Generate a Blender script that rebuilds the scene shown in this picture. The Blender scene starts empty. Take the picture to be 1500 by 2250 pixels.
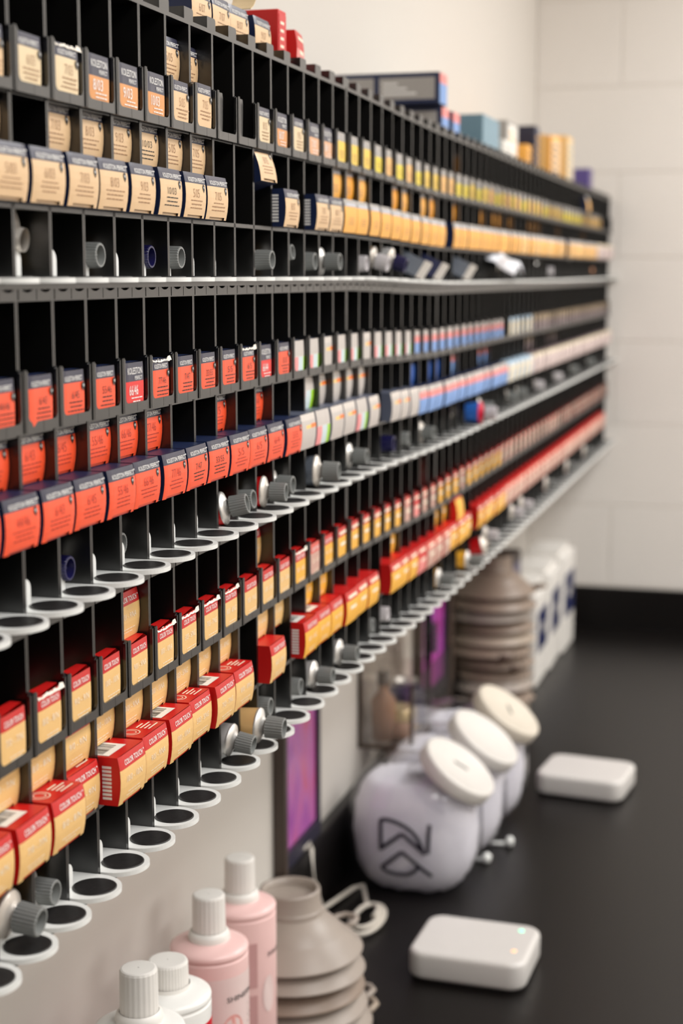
import bpy, bmesh, math, random
from mathutils import Vector, Matrix
random.seed(7)
S = bpy.context.scene
COL = S.collection

# ------------------------------------------------------------------ camera
# World: Y runs along the rack wall away from the camera, X points out of the wall, Z up, eye level z = 0.
PITCH, YAW, FPX = math.radians(8.571), math.radians(15.851), 3450.0
cam_d = bpy.data.cameras.new('camera'); cam = bpy.data.objects.new('camera', cam_d); COL.objects.link(cam)
Fv = Vector((-math.sin(YAW)*math.cos(PITCH), math.cos(YAW)*math.cos(PITCH), -math.sin(PITCH)))
Rv = Vector((math.cos(YAW), math.sin(YAW), 0)); Uv = Rv.cross(Fv)
cam.matrix_world = Matrix((Rv, Uv, -Fv)).transposed().to_4x4()
cam_d.sensor_fit = 'VERTICAL'; cam_d.sensor_height = 36; cam_d.sensor_width = 24
cam_d.lens = FPX*36/2250
cam_d.clip_start = 0.02
cam_d.dof.use_dof = True; cam_d.dof.focus_distance = 1.13; cam_d.dof.aperture_fstop = 5.6
S.camera = cam

# ------------------------------------------------------------------ world, lights, exposure
W = bpy.data.worlds.new('world'); S.world = W; W.use_nodes = True
W.node_tree.nodes['Background'].inputs[0].default_value = (1, .97, .94, 1)
W.node_tree.nodes['Background'].inputs[1].default_value = .6
def area(name, loc, sx, sy, watt, color=(1, .992, .976), rot=(0, 0, 0)):
    l = bpy.data.lights.new(name, 'AREA'); l.shape = 'RECTANGLE'; l.size = sx; l.size_y = sy; l.energy = watt; l.color = color
    o = bpy.data.objects.new(name, l); o.location = loc; o.rotation_euler = rot; COL.objects.link(o); return o
CEIL = 1.05
for yy, ww in ((-1.2, 13), (0.9, 19.5), (2.9, 25)):
    area('ceiling_panel_light', (.62, yy, CEIL-.02), .6, 1.2, ww)
for yy, ww in ((-1.2, 14), (0.9, 15), (2.6, 36)):
    area('ceiling_panel_light', (1.9, yy, CEIL-.02), .6, 1.2, ww)
S.view_settings.view_transform = 'Standard'; S.view_settings.look = 'None'
S.view_settings.exposure = 0.1; S.view_settings.gamma = 1.0; S.view_settings.use_curve_mapping = False
try:
    S.cycles.use_denoising = True; S.cycles.max_bounces = 8; S.cycles.diffuse_bounces = 4; S.cycles.transparent_max_bounces = 16
    S.cycles.sample_clamp_indirect = 6
except Exception: pass

# ------------------------------------------------------------------ materials
def lin(c):
    return tuple(((v/255)/12.92 if v/255 <= .04045 else ((v/255+.055)/1.055)**2.4) for v in c) + (1,)
MATS = {}
def mat(name, rgb, rough=.5, metal=0, spec=.5, var=.06, scale=60, bump=0, trans=0, alpha=1, coat=0, emit=None, sss=0):
    if name in MATS: return MATS[name]
    m = bpy.data.materials.new(name); m.use_nodes = True; nt = m.node_tree; b = nt.nodes['Principled BSDF']
    base = lin(rgb); b.inputs['Base Color'].default_value = base
    b.inputs['Roughness'].default_value = rough; b.inputs['Metallic'].default_value = metal
    b.inputs['Specular IOR Level'].default_value = spec
    b.inputs['Transmission Weight'].default_value = trans; b.inputs['Alpha'].default_value = alpha
    b.inputs['Coat Weight'].default_value = coat
    if sss: b.inputs['Subsurface Weight'].default_value = sss; b.inputs['Subsurface Radius'].default_value = (.12, .12, .125); b.inputs['Subsurface Scale'].default_value = 1
    if emit: b.inputs['Emission Color'].default_value = lin(emit[0]); b.inputs['Emission Strength'].default_value = emit[1]
    if var or bump:
        tc = nt.nodes.new('ShaderNodeTexCoord'); n = nt.nodes.new('ShaderNodeTexNoise'); n.inputs['Scale'].default_value = scale
        n.inputs['Detail'].default_value = 2; nt.links.new(tc.outputs['Object'], n.inputs['Vector'])
        if var:
            mx = nt.nodes.new('ShaderNodeMix'); mx.data_type = 'RGBA'
            mx.inputs[6].default_value = tuple(v*(1-var) for v in base[:3])+(1,); mx.inputs[7].default_value = tuple(min(1, v*(1+var)) for v in base[:3])+(1,)
            nt.links.new(n.outputs['Fac'], mx.inputs[0]); nt.links.new(mx.outputs[2], b.inputs['Base Color'])
        if bump:
            bp = nt.nodes.new('ShaderNodeBump'); bp.inputs['Strength'].default_value = bump; bp.inputs['Distance'].default_value = .002
            nt.links.new(n.outputs['Fac'], bp.inputs['Height']); nt.links.new(bp.outputs['Normal'], b.inputs['Normal'])
    MATS[name] = m; return m
M_rack = mat('black_satin_plastic', (15, 14, 13), .29, spec=1.0, var=.1)
M_wall = mat('white_wall_paint', (217, 211, 203), .6, var=.02, scale=3, bump=.05)
M_block = mat('painted_block', (234, 228, 221), .55, var=.02, scale=8, bump=.06)
M_joint = mat('block_joint', (230, 224, 216), .7, var=.03)
M_ceil = mat('ceiling_white', (235, 233, 228), .7, var=.02)
M_floor = mat('floor_grey', (128, 112, 98), .5, var=.08, scale=4)
M_counter = mat('black_laminate', (15, 12, 11), .36, spec=.32, var=.25, scale=140, bump=.02)
M_white = mat('white_plastic', (214, 210, 206), .35, var=.02)
M_tongue = mat('translucent_white_plastic', (232, 233, 230), .4, var=.03)
M_pad = mat('black_rubber', (26, 24, 24), .5, var=.2, scale=300, bump=.1)
M_graycap = mat('grey_cap_plastic', (128, 130, 128), .42, var=.05)
M_navycap = mat('navy_cap_plastic', (26, 24, 72), .3, var=.05)
M_whitecap = mat('pale_cap_plastic', (205, 200, 202), .4, var=.04)
M_dkcap = mat('charcoal_cap_plastic', (60, 62, 66), .4, var=.05)
M_alu = mat('aluminium', (226, 223, 218), .42, metal=.75, var=.04)
M_pearl = mat('pearl_tube', (226, 218, 208), .3, metal=.35, var=.05)
def paper(n, rgb, r=.42, v=.04): return mat('card_'+n, rgb, r, var=v, scale=90)
P = dict(navy=paper('navy', (25, 38, 74)), navyband=paper('navy_band', (50, 50, 70), .34), tan=paper('tan', (226, 190, 146)), cream=paper('cream', (229, 206, 166)),
  peach=paper('peach', (222, 152, 88)), peach2=paper('pale_peach', (228, 172, 128)), yellow=paper('yellow', (243, 205, 78)), lemon=paper('lemon', (238, 214, 40)),
  gold=paper('gold', (246, 178, 76)), gold2=paper('pale_gold', (244, 190, 112)), amber=paper('amber', (240, 160, 30)), orange=paper('orange', (250, 86, 46)), scarlet=paper('scarlet', (228, 44, 40)),
  silver=paper('silver', (198, 190, 184), .36), silver2=paper('pale_silver', (215, 206, 198), .36), pink=paper('pink', (240, 150, 150)), ice=paper('ice', (206, 222, 226)),
  green=paper('green', (160, 214, 44)), green2=paper('soft_green', (160, 215, 130)), tick=paper('tick', (250, 130, 50)), tick2=paper('tick_yellow', (246, 205, 120)),
  coral=paper('coral', (240, 140, 135)), blue=paper('blue', (120, 160, 220)), blue2=paper('deep_blue', (22, 84, 170)), paleblue=paper('pale_blue', (180, 205, 225)),
  ivory=paper('ivory', (232, 218, 190)), mauve=paper('mauve', (150, 130, 132)), mauve2=paper('pale_mauve', (212, 192, 188)), taupe=paper('taupe', (176, 152, 120)),
  red=paper('red', (205, 24, 22)), redband=paper('red_band', (206, 40, 38)), kraft=paper('kraft', (238, 194, 126)), sun=paper('sun', (246, 182, 58)), blush=paper('blush', (205, 160, 145)),
  brick=paper('brick', (176, 96, 84)), rose=paper('rose', (222, 92, 80)), white=paper('white', (240, 236, 228)), teal=paper('teal', (120, 152, 168)), grey=paper('grey', (170, 165, 160)), steel=paper('steel', (96, 102, 120)), purple=paper('purple', (92, 78, 140)), black=paper('black', (20, 18, 18)))
I_white = mat('ink_white', (244, 242, 238), .5, var=0); I_brown = mat('ink_brown', (168, 128, 92), .5, var=0)
I_black = mat('ink_black', (24, 18, 18), .5, var=0); I_dark = mat('ink_maroon', (176, 52, 34), .5, var=0); I_pale = mat('ink_cream', (247, 236, 212), .5, var=0)
I_grey = mat('ink_pale_grey', (196, 196, 204), .5, var=0)
M_torn = mat('torn_card_core', (244, 236, 222), .8, var=.05)

def facing(nt):      # Schlick reflectance, the same from both sides of a thin clear wall
    lw = nt.nodes.new('ShaderNodeLayerWeight'); lw.inputs[0].default_value = .5
    p = nt.nodes.new('ShaderNodeMath'); p.operation = 'POWER'; p.inputs[1].default_value = 5; nt.links.new(lw.outputs['Facing'], p.inputs[0])
    q = nt.nodes.new('ShaderNodeMath'); q.operation = 'MULTIPLY_ADD'; q.inputs[1].default_value = .9; q.inputs[2].default_value = .07; nt.links.new(p.outputs[0], q.inputs[0]); return q

# ------------------------------------------------------------------ mesh helpers
class MB:
    def __init__(s): s.v = []; s.f = []; s.m = []; s.sm = []
    def add(s, vs, fs, mi=0, smooth=False):
        o = len(s.v); s.v += [tuple(x) for x in vs]
        for f in fs: s.f.append([o+i for i in f]); s.m.append(mi); s.sm.append(smooth)
    def box(s, x0, x1, y0, y1, z0, z1, mi=0):
        s.add([(x0,y0,z0),(x1,y0,z0),(x1,y1,z0),(x0,y1,z0),(x0,y0,z1),(x1,y0,z1),(x1,y1,z1),(x0,y1,z1)],
              [(0,3,2,1),(4,5,6,7),(0,1,5,4),(1,2,6,5),(2,3,7,6),(3,0,4,7)], mi)
    def lathe(s, prof, n=28, mi=0, axis='z', c=(0,0,0), cap0=False, cap1=False, mis=None):
        vs = []
        for r, h in prof:
            for k in range(n):
                a = 2*math.pi*k/n; u, w = r*math.cos(a), r*math.sin(a)
                p = {'z': (u, w, h), 'x': (h, u, w), 'y': (w, h, u)}[axis]
                vs.append((p[0]+c[0], p[1]+c[1], p[2]+c[2]))
        o = len(s.v); s.v += vs
        for i in range(len(prof)-1):
            for k in range(n):
                k2 = (k+1) % n
                s.f.append([o+i*n+k, o+i*n+k2, o+(i+1)*n+k2, o+(i+1)*n+k]); s.m.append(mis[i] if mis else mi); s.sm.append(True)
        if cap0: s.f.append([o+k for k in range(n)][::-1]); s.m.append(mis[0] if mis else mi); s.sm.append(False)
        if cap1: s.f.append([o+(len(prof)-1)*n+k for k in range(n)]); s.m.append(mis[-1] if mis else mi); s.sm.append(False)
    def prism(s, pts, lo, hi, axis='z', mi=0):
        n = len(pts); f = {'z': lambda a, b, h: (a, b, h), 'x': lambda a, b, h: (h, a, b), 'y': lambda a, b, h: (a, h, b)}[axis]
        s.add([f(a, b, lo) for a, b in pts]+[f(a, b, hi) for a, b in pts], [tuple(range(n))[::-1], tuple(range(n, 2*n))]+[(i, (i+1) % n, n+(i+1) % n, n+i) for i in range(n)], mi)
    def tube(s, pts, r, n=8, mi=0, cap=True):
        pts = [Vector(p) for p in pts]; rings = []
        for i, p in enumerate(pts):
            d = (pts[min(i+1, len(pts)-1)]-pts[max(i-1, 0)]).normalized()
            a = d.cross(Vector((0, 0, 1))); a = a.normalized() if a.length > 1e-4 else Vector((1, 0, 0)); b = d.cross(a)
            rr = r[i] if isinstance(r, (list, tuple)) else r
            rings.append([p+a*rr*math.cos(2*math.pi*k/n)+b*rr*math.sin(2*math.pi*k/n) for k in range(n)])
        o = len(s.v)
        for q in rings: s.v += [tuple(x) for x in q]
        for i in range(len(pts)-1):
            for k in range(n): s.f.append([o+i*n+k, o+i*n+(k+1) % n, o+(i+1)*n+(k+1) % n, o+(i+1)*n+k]); s.m.append(mi); s.sm.append(True)
        if cap:
            s.f.append([o+k for k in range(n)]); s.m.append(mi); s.sm.append(False); s.f.append([o+(len(pts)-1)*n+k for k in range(n)]); s.m.append(mi); s.sm.append(False)
    def mesh(s, name, mats, fix=True):
        me = bpy.data.meshes.new(name); me.from_pydata(s.v, [], s.f)
        for m in (mats if isinstance(mats, (list, tuple)) else [mats]): me.materials.append(m)
        me.polygons.foreach_set('material_index', s.m); me.polygons.foreach_set('use_smooth', s.sm)
        if fix:
            bm = bmesh.new(); bm.from_mesh(me); bmesh.ops.recalc_face_normals(bm, faces=bm.faces); bm.to_mesh(me); bm.free()
        me.update(); return me
def link(name, me, parent=None, loc=None, rot=None):
    o = bpy.data.objects.new(name, me); COL.objects.link(o)
    if parent is not None: o.parent = parent
    if loc is not None: o.location = loc
    if rot is not None: o.rotation_euler = rot
    return o
def tag(o, label, cat, group=None, kind=None):
    o['label'] = label; o['category'] = cat
    if group: o['group'] = group
    if kind: o['kind'] = kind
    return o
def empty(name, loc, label, cat, group=None, rot=None):
    o = link(name, None, None, loc, rot); o.empty_display_size = .02; return tag(o, label, cat, group)
def struct(name, me, parent=None):
    o = link(name, me, parent)
    if parent is None: o['kind'] = 'structure'
    return o
def bevel(o, w, seg=2):
    m = o.modifiers.new('bevel', 'BEVEL'); m.width = w; m.segments = seg; m.limit_method = 'ANGLE'; return o

# text -> flat polygons in (u, v), cached; centred; height = cap height in metres
TXT = {}
def text_poly(s, smallcaps=False, bold=0.0):
    key = (s, smallcaps, bold)
    if key in TXT: return TXT[key]
    c = bpy.data.curves.new('t', 'FONT'); c.body = s; c.size = 1; c.resolution_u = 2; c.offset = bold
    if smallcaps:
        c.small_caps_scale = .78
        for bf in c.body_format: bf.use_small_caps = True
    o = bpy.data.objects.new('t', c); COL.objects.link(o)
    dg = bpy.context.evaluated_depsgraph_get(); me = bpy.data.meshes.new_from_object(o.evaluated_get(dg))
    vs = [(v.co.x, v.co.y) for v in me.vertices]; fs = [list(p.vertices) for p in me.polygons]
    bpy.data.objects.remove(o); bpy.data.curves.remove(c); bpy.data.meshes.remove(me)
    x0 = min(v[0] for v in vs); x1 = max(v[0] for v in vs); y1 = .73 if not smallcaps else .73
    vs = [((a-(x0+x1)/2), b) for a, b in vs]
    TXT[key] = (vs, fs, x1-x0, y1); return TXT[key]
def put_text(mb, s, width, height, u, v, fn, mi, smallcaps=False, bold=0.0):
    """word s, `width` wide, cap height `height`, baseline at v, centred on u; fn maps (u, v) to a point"""
    vs, fs, w, h = text_poly(s, smallcaps, bold)
    mb.add([fn(u+a*width/w, v+b*height/h) for a, b in vs], fs, mi)

# ------------------------------------------------------------------ setting
WX, FY, D = -.605, 3.83, .4216            # rack wall, far wall, rack front plane at x = -D
PITCHC, T0 = .046, .8111                  # column pitch and first post
RX, BY, FZ = 2.7, -3.4, -1.767
def plane_box(a): m = MB(); m.box(*a); return m
struct('floor', plane_box((WX, RX, BY, FY, FZ-.05, FZ)).mesh('floor', M_floor))
struct('ceiling', plane_box((WX, RX, BY, FY, CEIL, CEIL+.05)).mesh('ceiling', M_ceil))
struct('wall_left', plane_box((WX-.08, WX, BY, FY+.1, FZ, CEIL)).mesh('wall_left', M_wall))
struct('wall_right', plane_box((RX, RX+.08, BY, FY, FZ, CEIL)).mesh('wall_right', M_wall))
struct('wall_back', plane_box((WX, RX, BY-.08, BY, FZ, CEIL)).mesh('wall_back', mat('darkened_unseen_wall', (70, 64, 60), .6, var=.04)))  # unseen wall, coloured dark so the rack interiors reflect little light
wf = struct('wall_far', plane_box((WX, RX, FY+.0025, FY+.1, FZ, CEIL)).mesh('wall_far', M_joint))
bl = MB(); bl.box(0, .398, 0, .02, 0, .197); blk = bl.mesh('block', M_block)
bl2 = MB(); bl2.box(0, .198, 0, .02, 0, .197); blk2 = bl2.mesh('half_block', M_block)
row = 0; z = -.7545-.199*5
while z < CEIL-.03:
    x = WX; k = 0
    while x < RX-.05:
        half = (row % 2 and k == 0)
        if z < CEIL-.2 or True:
            o = link('block', blk2 if half else blk, wf, (x+.001, FY, z+.001)); bevel(o, .0018, 2)
        x += .2 if half else .4; k += 1
    z += .199; row += 1

# counter with its upstand
CZ = -.857
ct = link('counter', plane_box((WX, .02, -1.2, FY, CZ-.035, CZ)).mesh('counter', M_counter)); bevel(ct, .004)
tag(ct, 'long matte black laminate counter running along under the colour racks', 'counter')
link('backsplash', plane_box((WX, WX+.018, -1.2, FY, CZ, -.757)).mesh('backsplash', M_counter), ct); bevel(ct.children[0], .003)
link('end_backsplash', plane_box((WX+.018, .02, FY-.018, FY, CZ, -.757)).mesh('end_backsplash', M_counter), ct)
link('base_cabinet', plane_box((WX, -.03, -1.2, FY, FZ, CZ-.035)).mesh('base_cabinet', M_counter), ct)

# ------------------------------------------------------------------ racks
C0, C1 = -3, 65
UNITS = [(-3, 14), (15, 18), (19, 23), (24, 44), (45, 65)]
DROP = {'A': (-.0060, -.0030), 'B': (-.0080, -.005), 'C': (-.0105, -.008)}
def dz(c, tn='A'):                         # the units hang a little unevenly
    d0, d1 = DROP[tn]
    if c <= 14: return 0
    if c <= 23.5: t = (c-14)/9.5; return d0*t*t*(3-2*t)
    if c <= 44.5: return d0
    return d0+(d1-d0)*(c-44.5)/21
# per tier: ring plane, floor of lower pair of boxes, floor of window pocket, window frame z0/z1, top
TIERS = {'A': dict(r=-.0013, p=.0405, w=.1035, f0=.1013, f1=.1367, top=.177, h=.0313, name='top'),
         'B': dict(r=-.1946, p=-.1535, w=-.0885, f0=-.0897, f1=-.0536, top=-.0149, h=.0313, name='middle'),
         'C': dict(r=-.388, p=-.342, w=-.279, f0=-.281, f1=-.242, top=-.206, h=.0325, name='bottom')}
def yc(c): return T0+PITCHC*(c+.5)
CW = PITCHC-.0036                          # clear width

def tongue_mesh():
    m = MB(); R = .0212; pts = [(-.040, -R), (.003, -R)]
    pts = [(.003+R*math.cos(a), R*math.sin(a)) for a in [math.radians(-90+180*i/28) for i in range(29)]]
    pts = [(-.040, -R)]+pts+[(-.040, R)]
    m.prism(pts, 0, .003)
    fin = [(-R, .003), (-R+.019, .003)]+[(-R+.019-.007*(1-math.cos(a)), .013+.007*math.sin(a)) for a in [math.radians(90*i/6) for i in range(7)]]+[(-R, .020)]
    m.prism(fin, -.0085, -.0068, 'x')
    return m.mesh('tongue', M_tongue)
def pad_mesh():
    m = MB(); m.lathe([(.0143, 0), (.0143, .0007), (.0133, .0009), (.009, .0004), (0.0001, .0002)], 32); return m.mesh('pad', M_pad)
def frame_mesh(Hf):
    m = MB(); ow, iw, bt, r = .0226, .0184, .0060, .004
    for s in (1, -1):
        pts = [(.0002*s, 0), (ow*s, 0), (ow*s, Hf), (iw*s, Hf-.0012)]+[(iw*s-(r-r*math.cos(a))*s, bt+r-r*math.sin(a)) for a in [math.radians(90*i/6) for i in range(7)]]+[(.0002*s, bt)]
        m.prism(pts if s > 0 else pts[::-1], .0016, .0036, 'x'); m.box(0, .0016, ow*s-(.0012 if s > 0 else 0), ow*s+(.0012 if s < 0 else 0), 0, Hf)
        m.box(.0036, .0043, ow*s-(.0014 if s > 0 else 0), ow*s+(.0014 if s < 0 else 0), 0, Hf)
    return m.mesh('window_frame', M_rack)
def divider_mesh(h):
    m = MB()
    for y in (-.0018, .0003): m.box(-.17, 0, y, y+.0015, 0, h)
    m.box(-.17, -.003, -.0003, .0003, 0, h)
    return m.mesh('divider', M_rack)
def lip_mesh(h):
    m = MB(); n = 8; a0 = .0075
    pts = [(-.0109, 0), (.0109, 0), (.0109, h)]+[(a0*math.cos(math.pi*i/n), h-a0*.42*math.sin(math.pi*i/n)) for i in range(n+1)]+[(-.0109, h)]
    m.prism(pts, -.003, 0, 'x'); return m.mesh('lip_plate', M_rack)
def tab_mesh():
    m = MB(); w, h, r = .0088, .0088, .0025
    pts = [(-w, 0), (w, 0)]+[(w-r+r*math.cos(a), h-r+r*math.sin(a)) for a in [math.radians(90*i/5) for i in range(6)]]+[(-w, h)]
    m.prism(pts, -.012, -.0005, 'x'); return m.mesh('coupling_tab', M_rack)
TM, PM, TB = tongue_mesh(), pad_mesh(), tab_mesh()
spm = MB(); spm.prism([(-.021, 0), (.004, 0), (.006, .03), (.0045, .034), (-.021, .0335)], -.004, -.0025, 'x'); SPM = spm.mesh('spacer_plate', M_rack)
secname = ['nearest long', 'short gently sagging', 'short lower', 'low hung long middle', 'far end']
for tn, T in TIERS.items():
    FM = frame_mesh(T['f1']-T['f0']); DM = divider_mesh(T['top']-T['r']+.0035); LM = lip_mesh(.0075 if tn == 'A' else .0072)
    for ui, (a, b) in enumerate(UNITS):
        slope = (dz(b+.4, tn)-dz(a-.4, tn))/((b-a+1)*PITCHC); ym = (yc(a)+yc(b))/2
        root = empty('display_rack', (-D, ym, T['r']+(dz(a, tn)+dz(b, tn))/2), '%s section of the %s black plastic colour rack on the white wall' % (secname[ui], T['name']), 'rack', 'wall racks of colour boxes', (math.atan(slope), 0, 0))
        def loc(x, y, zz): return (x, y-ym, zz-T['r'])
        y0, y1 = yc(a)-PITCHC/2-ym, yc(b)+PITCHC/2-ym
        for nm, zz, th, x1 in (('top_shelf', T['top'], .003, 0), ('shelf', T['w']-.0032, .003, -.0005), ('shelf', T['p']-.0032, .003, 0), ('bottom_shelf', T['r']-.0065, .0033, .0075)):
            m = MB(); m.box(-.175, x1, y0, y1, zz-T['r'], zz-T['r']+th); link(nm, m.mesh(nm, M_rack), root)
        m = MB(); m.box(-.182, -.178, y0, y1, -.004, T['top']-T['r']+.003); link('back_panel', m.mesh('back_panel', M_rack), root)
        for c in range(a, b+2):
            link('divider', DM, root, loc(0, yc(c)-PITCHC/2, T['r']-.0035))
            if tn == 'A': link('coupling_tab', TB, root, loc(0, yc(c)-PITCHC/2, T['top']+.003))
        for c in range(a, b+1):
            link('window_frame', FM, root, loc(.0002, yc(c), T['f0']))
            t = link('tongue', TM, root, loc(0, yc(c), T['r']-.003), (0, 0, random.uniform(-.03, .03)))
            link('pad', PM, t, (.0068+random.uniform(-.0005, .0005), 0, .0029))
            if tn != 'C':
                for s in (-1, 1): link('lip_plate', LM, root, loc(.0015, yc(c)+s*.01135, T['r']-.0128 if tn == 'A' else T['r']-.0132))
            if tn == 'A' and c in (7, 8): link('spacer_plate', SPM, root, loc(0, yc(c), T['w']))
del m

# ------------------------------------------------------------------ hair colour boxes
BW, BL = .0418, .14
def bulge(v, h, amp): return amp*(1-(2*v-1)**2)
AMPW = .0005
# style: (side material, top-of-face bands [(v0, v1, material)], vertical stripes [(u0, u1, v0, v1, mat)], base face)
STY = {}
def sty(k, side, base, bands, stripes=(), word='', family='K'): STY[k] = dict(side=P[side], base=base, bands=bands, stripes=stripes, word=word, fam=family)
sty('K1t', 'navy', 'tan', [(.76, 1, 'navyband')], word='tan and navy')
sty('K1c', 'navy', 'cream', [(.76, 1, 'navyband')], word='cream and navy')
sty('K2t', 'navy', 'peach', [(.58, 1, 'navyband')], word='copper and navy', family='K2')
sty('K2p', 'navy', 'peach2', [(.6, 1, 'navyband')], word='peach and navy', family='K2')
sty('Y1', 'navy', 'yellow', [(.74, 1, 'grey')], word='yellow')
sty('Y2', 'navy', 'lemon', [(.62, 1, 'grey')], word='lemon yellow')
sty('Yg', 'navy', 'gold2', [(.74, 1, 'grey')], word='pale gold')
sty('G1', 'navy', 'gold', [(.78, 1, 'grey')], word='golden orange')
sty('G2', 'navy', 'gold2', [(.78, 1, 'grey')], word='pale golden')
sty('GA', 'navy', 'amber', [(.9, 1, 'navyband')], word='amber orange')
sty('O1', 'navy', 'orange', [(.76, 1, 'navyband')], word='orange and navy')
sty('O2', 'navy', 'scarlet', [(.6, 1, 'navyband')], word='scarlet and navy', family='K2')
sty('S1', 'steel', 'silver', [(.82, 1, 'silver2')], [(.25, .6, .58, .68, 'tick2'), (.6, 1, .58, .7, 'tick')], 'silver grey box with an orange tick', 'S')
sty('S2', 'steel', 'silver2', [(.56, 1, 'silver')], [(0, .33, 0, .54, 'pink'), (.33, .72, 0, .54, 'ice'), (.72, 1, 0, .54, 'green')], 'silver box with pink and green stripes', 'S')
sty('S0', 'steel', 'silver', [(.86, 1, 'silver2')], word='plain silver grey', family='S')
sty('BL', 'navy', 'blue', [(.8, 1, 'silver'), (.56, .8, 'coral')], word='sky blue and coral', family='S')
sty('BD', 'navy', 'blue2', [(.8, 1, 'navyband')], word='deep blue', family='S')
sty('CB', 'paleblue', 'ivory', [(.8, 1, 'paleblue')], [(.6, 1, 0, .6, 'paleblue')], 'ivory and pale blue', 'S')
sty('MV', 'mauve', 'mauve', [(.62, 1, 'taupe')], word='mauve and taupe', family='S')
sty('MC', 'mauve', 'mauve2', [(.8, 1, 'ivory')], word='pale mauve', family='S')
sty('CT', 'red', 'kraft', [(.72, 1, 'redband')], word='red and kraft', family='C')
sty('CY', 'red', 'sun', [(.72, 1, 'redband')], word='red and sunny yellow', family='C')
sty('CK', 'red', 'sun', [(.95, 1, 'redband')], word='plain sunny yellow', family='S')
sty('CP', 'red', 'blush', [(.72, 1, 'rose')], word='red and blush', family='C')
sty('CR', 'red', 'coral', [(.55, 1, 'redband')], word='all red', family='C')
sty('CB2', 'red', 'brick', [(.6, 1, 'brick')], word='brick red', family='C')

AMP = .0022
CART, FLAP = {}, {}
def carton(sk, h, L=BL, A=None):
    A = A or (AMP if L == BL else AMPW)
    k = (STY[sk]['side'].name, h, L)
    if k in CART: return CART[k]
    m = MB(); nv = 6; hw = BW/2; vs = []
    for i in range(nv+1):
        v = i/nv; x = bulge(v, h, A)-.0004
        vs += [(-L, -hw, v*h), (x, -hw, v*h), (x if L == BL else x-.0045, hw, v*h), (-L, hw, v*h)]
    fs = []
    for i in range(nv):
        for a in range(4):
            if a == 1: continue
            fs.append((4*i+a, 4*i+(a+1) % 4, 4*i+4+(a+1) % 4, 4*i+4+a))
    fs += [(0, 3, 2, 1), (4*nv, 4*nv+1, 4*nv+2, 4*nv+3)]
    m.add(vs, fs); me = m.mesh('carton', [STY[sk]['side'] if STY[sk]['side'] else P['navy']]); CART[k] = me; return me
def flap(sk, h, thumb, fold=False):
    k = (sk, h, thumb, fold)
    if k in FLAP: return FLAP[k]
    st = STY[sk]; A = AMPW if fold else AMP; us = {0, .06, .14, .86, .94, 1}; vs = {0, .06, .2, .35, .5, .65, .8, .93, 1}
    for v0, v1, _ in st['bands']: vs |= {v0, v1}
    for u0, u1, v0, v1, _ in st['stripes']: us |= {u0, u1}; vs |= {v0, v1}
    us = sorted(us); vs = sorted(vs); names = [st['base']]; m = MB(); hw = BW/2-.0003
    P3 = [[(bulge(v, h, A)+.0003-.0007*(abs(2*u-1)**6)-(max(0, u-.84)*.028 if fold else 0), -hw+2*hw*u, v*h) for u in us] for v in vs]
    for j in range(len(vs)-1):
        for i in range(len(us)-1):
            uc, vc = (us[i]+us[i+1])/2, (vs[j]+vs[j+1])/2; mm = st['base']
            if thumb and vc < .06 and .14 < uc < .86: continue
            for v0, v1, n in st['bands']:
                if v0 < vc < v1: mm = n
            for u0, u1, v0, v1, n in st['stripes']:
                if v0 < vc < v1 and u0 < uc < u1: mm = n
            if mm not in names: names.append(mm)
            m.add([P3[j][i], P3[j][i+1], P3[j+1][i+1], P3[j+1][i]], [(0, 1, 2, 3)], names.index(mm), True)
    if thumb:   # tucked edge seen behind the cut-out
        m.add([(-.0012, -hw*.8, 0), (-.0012, hw*.8, 0), (-.0012, hw*.8, .08*h), (-.0012, -hw*.8, .08*h)], [(0, 1, 2, 3)], names.index(st['base']))
    bm_ = m.mesh('front_flap', [P[n] for n in names], fix=False); FLAP[k] = bm_; return bm_
PRN = {}
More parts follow.
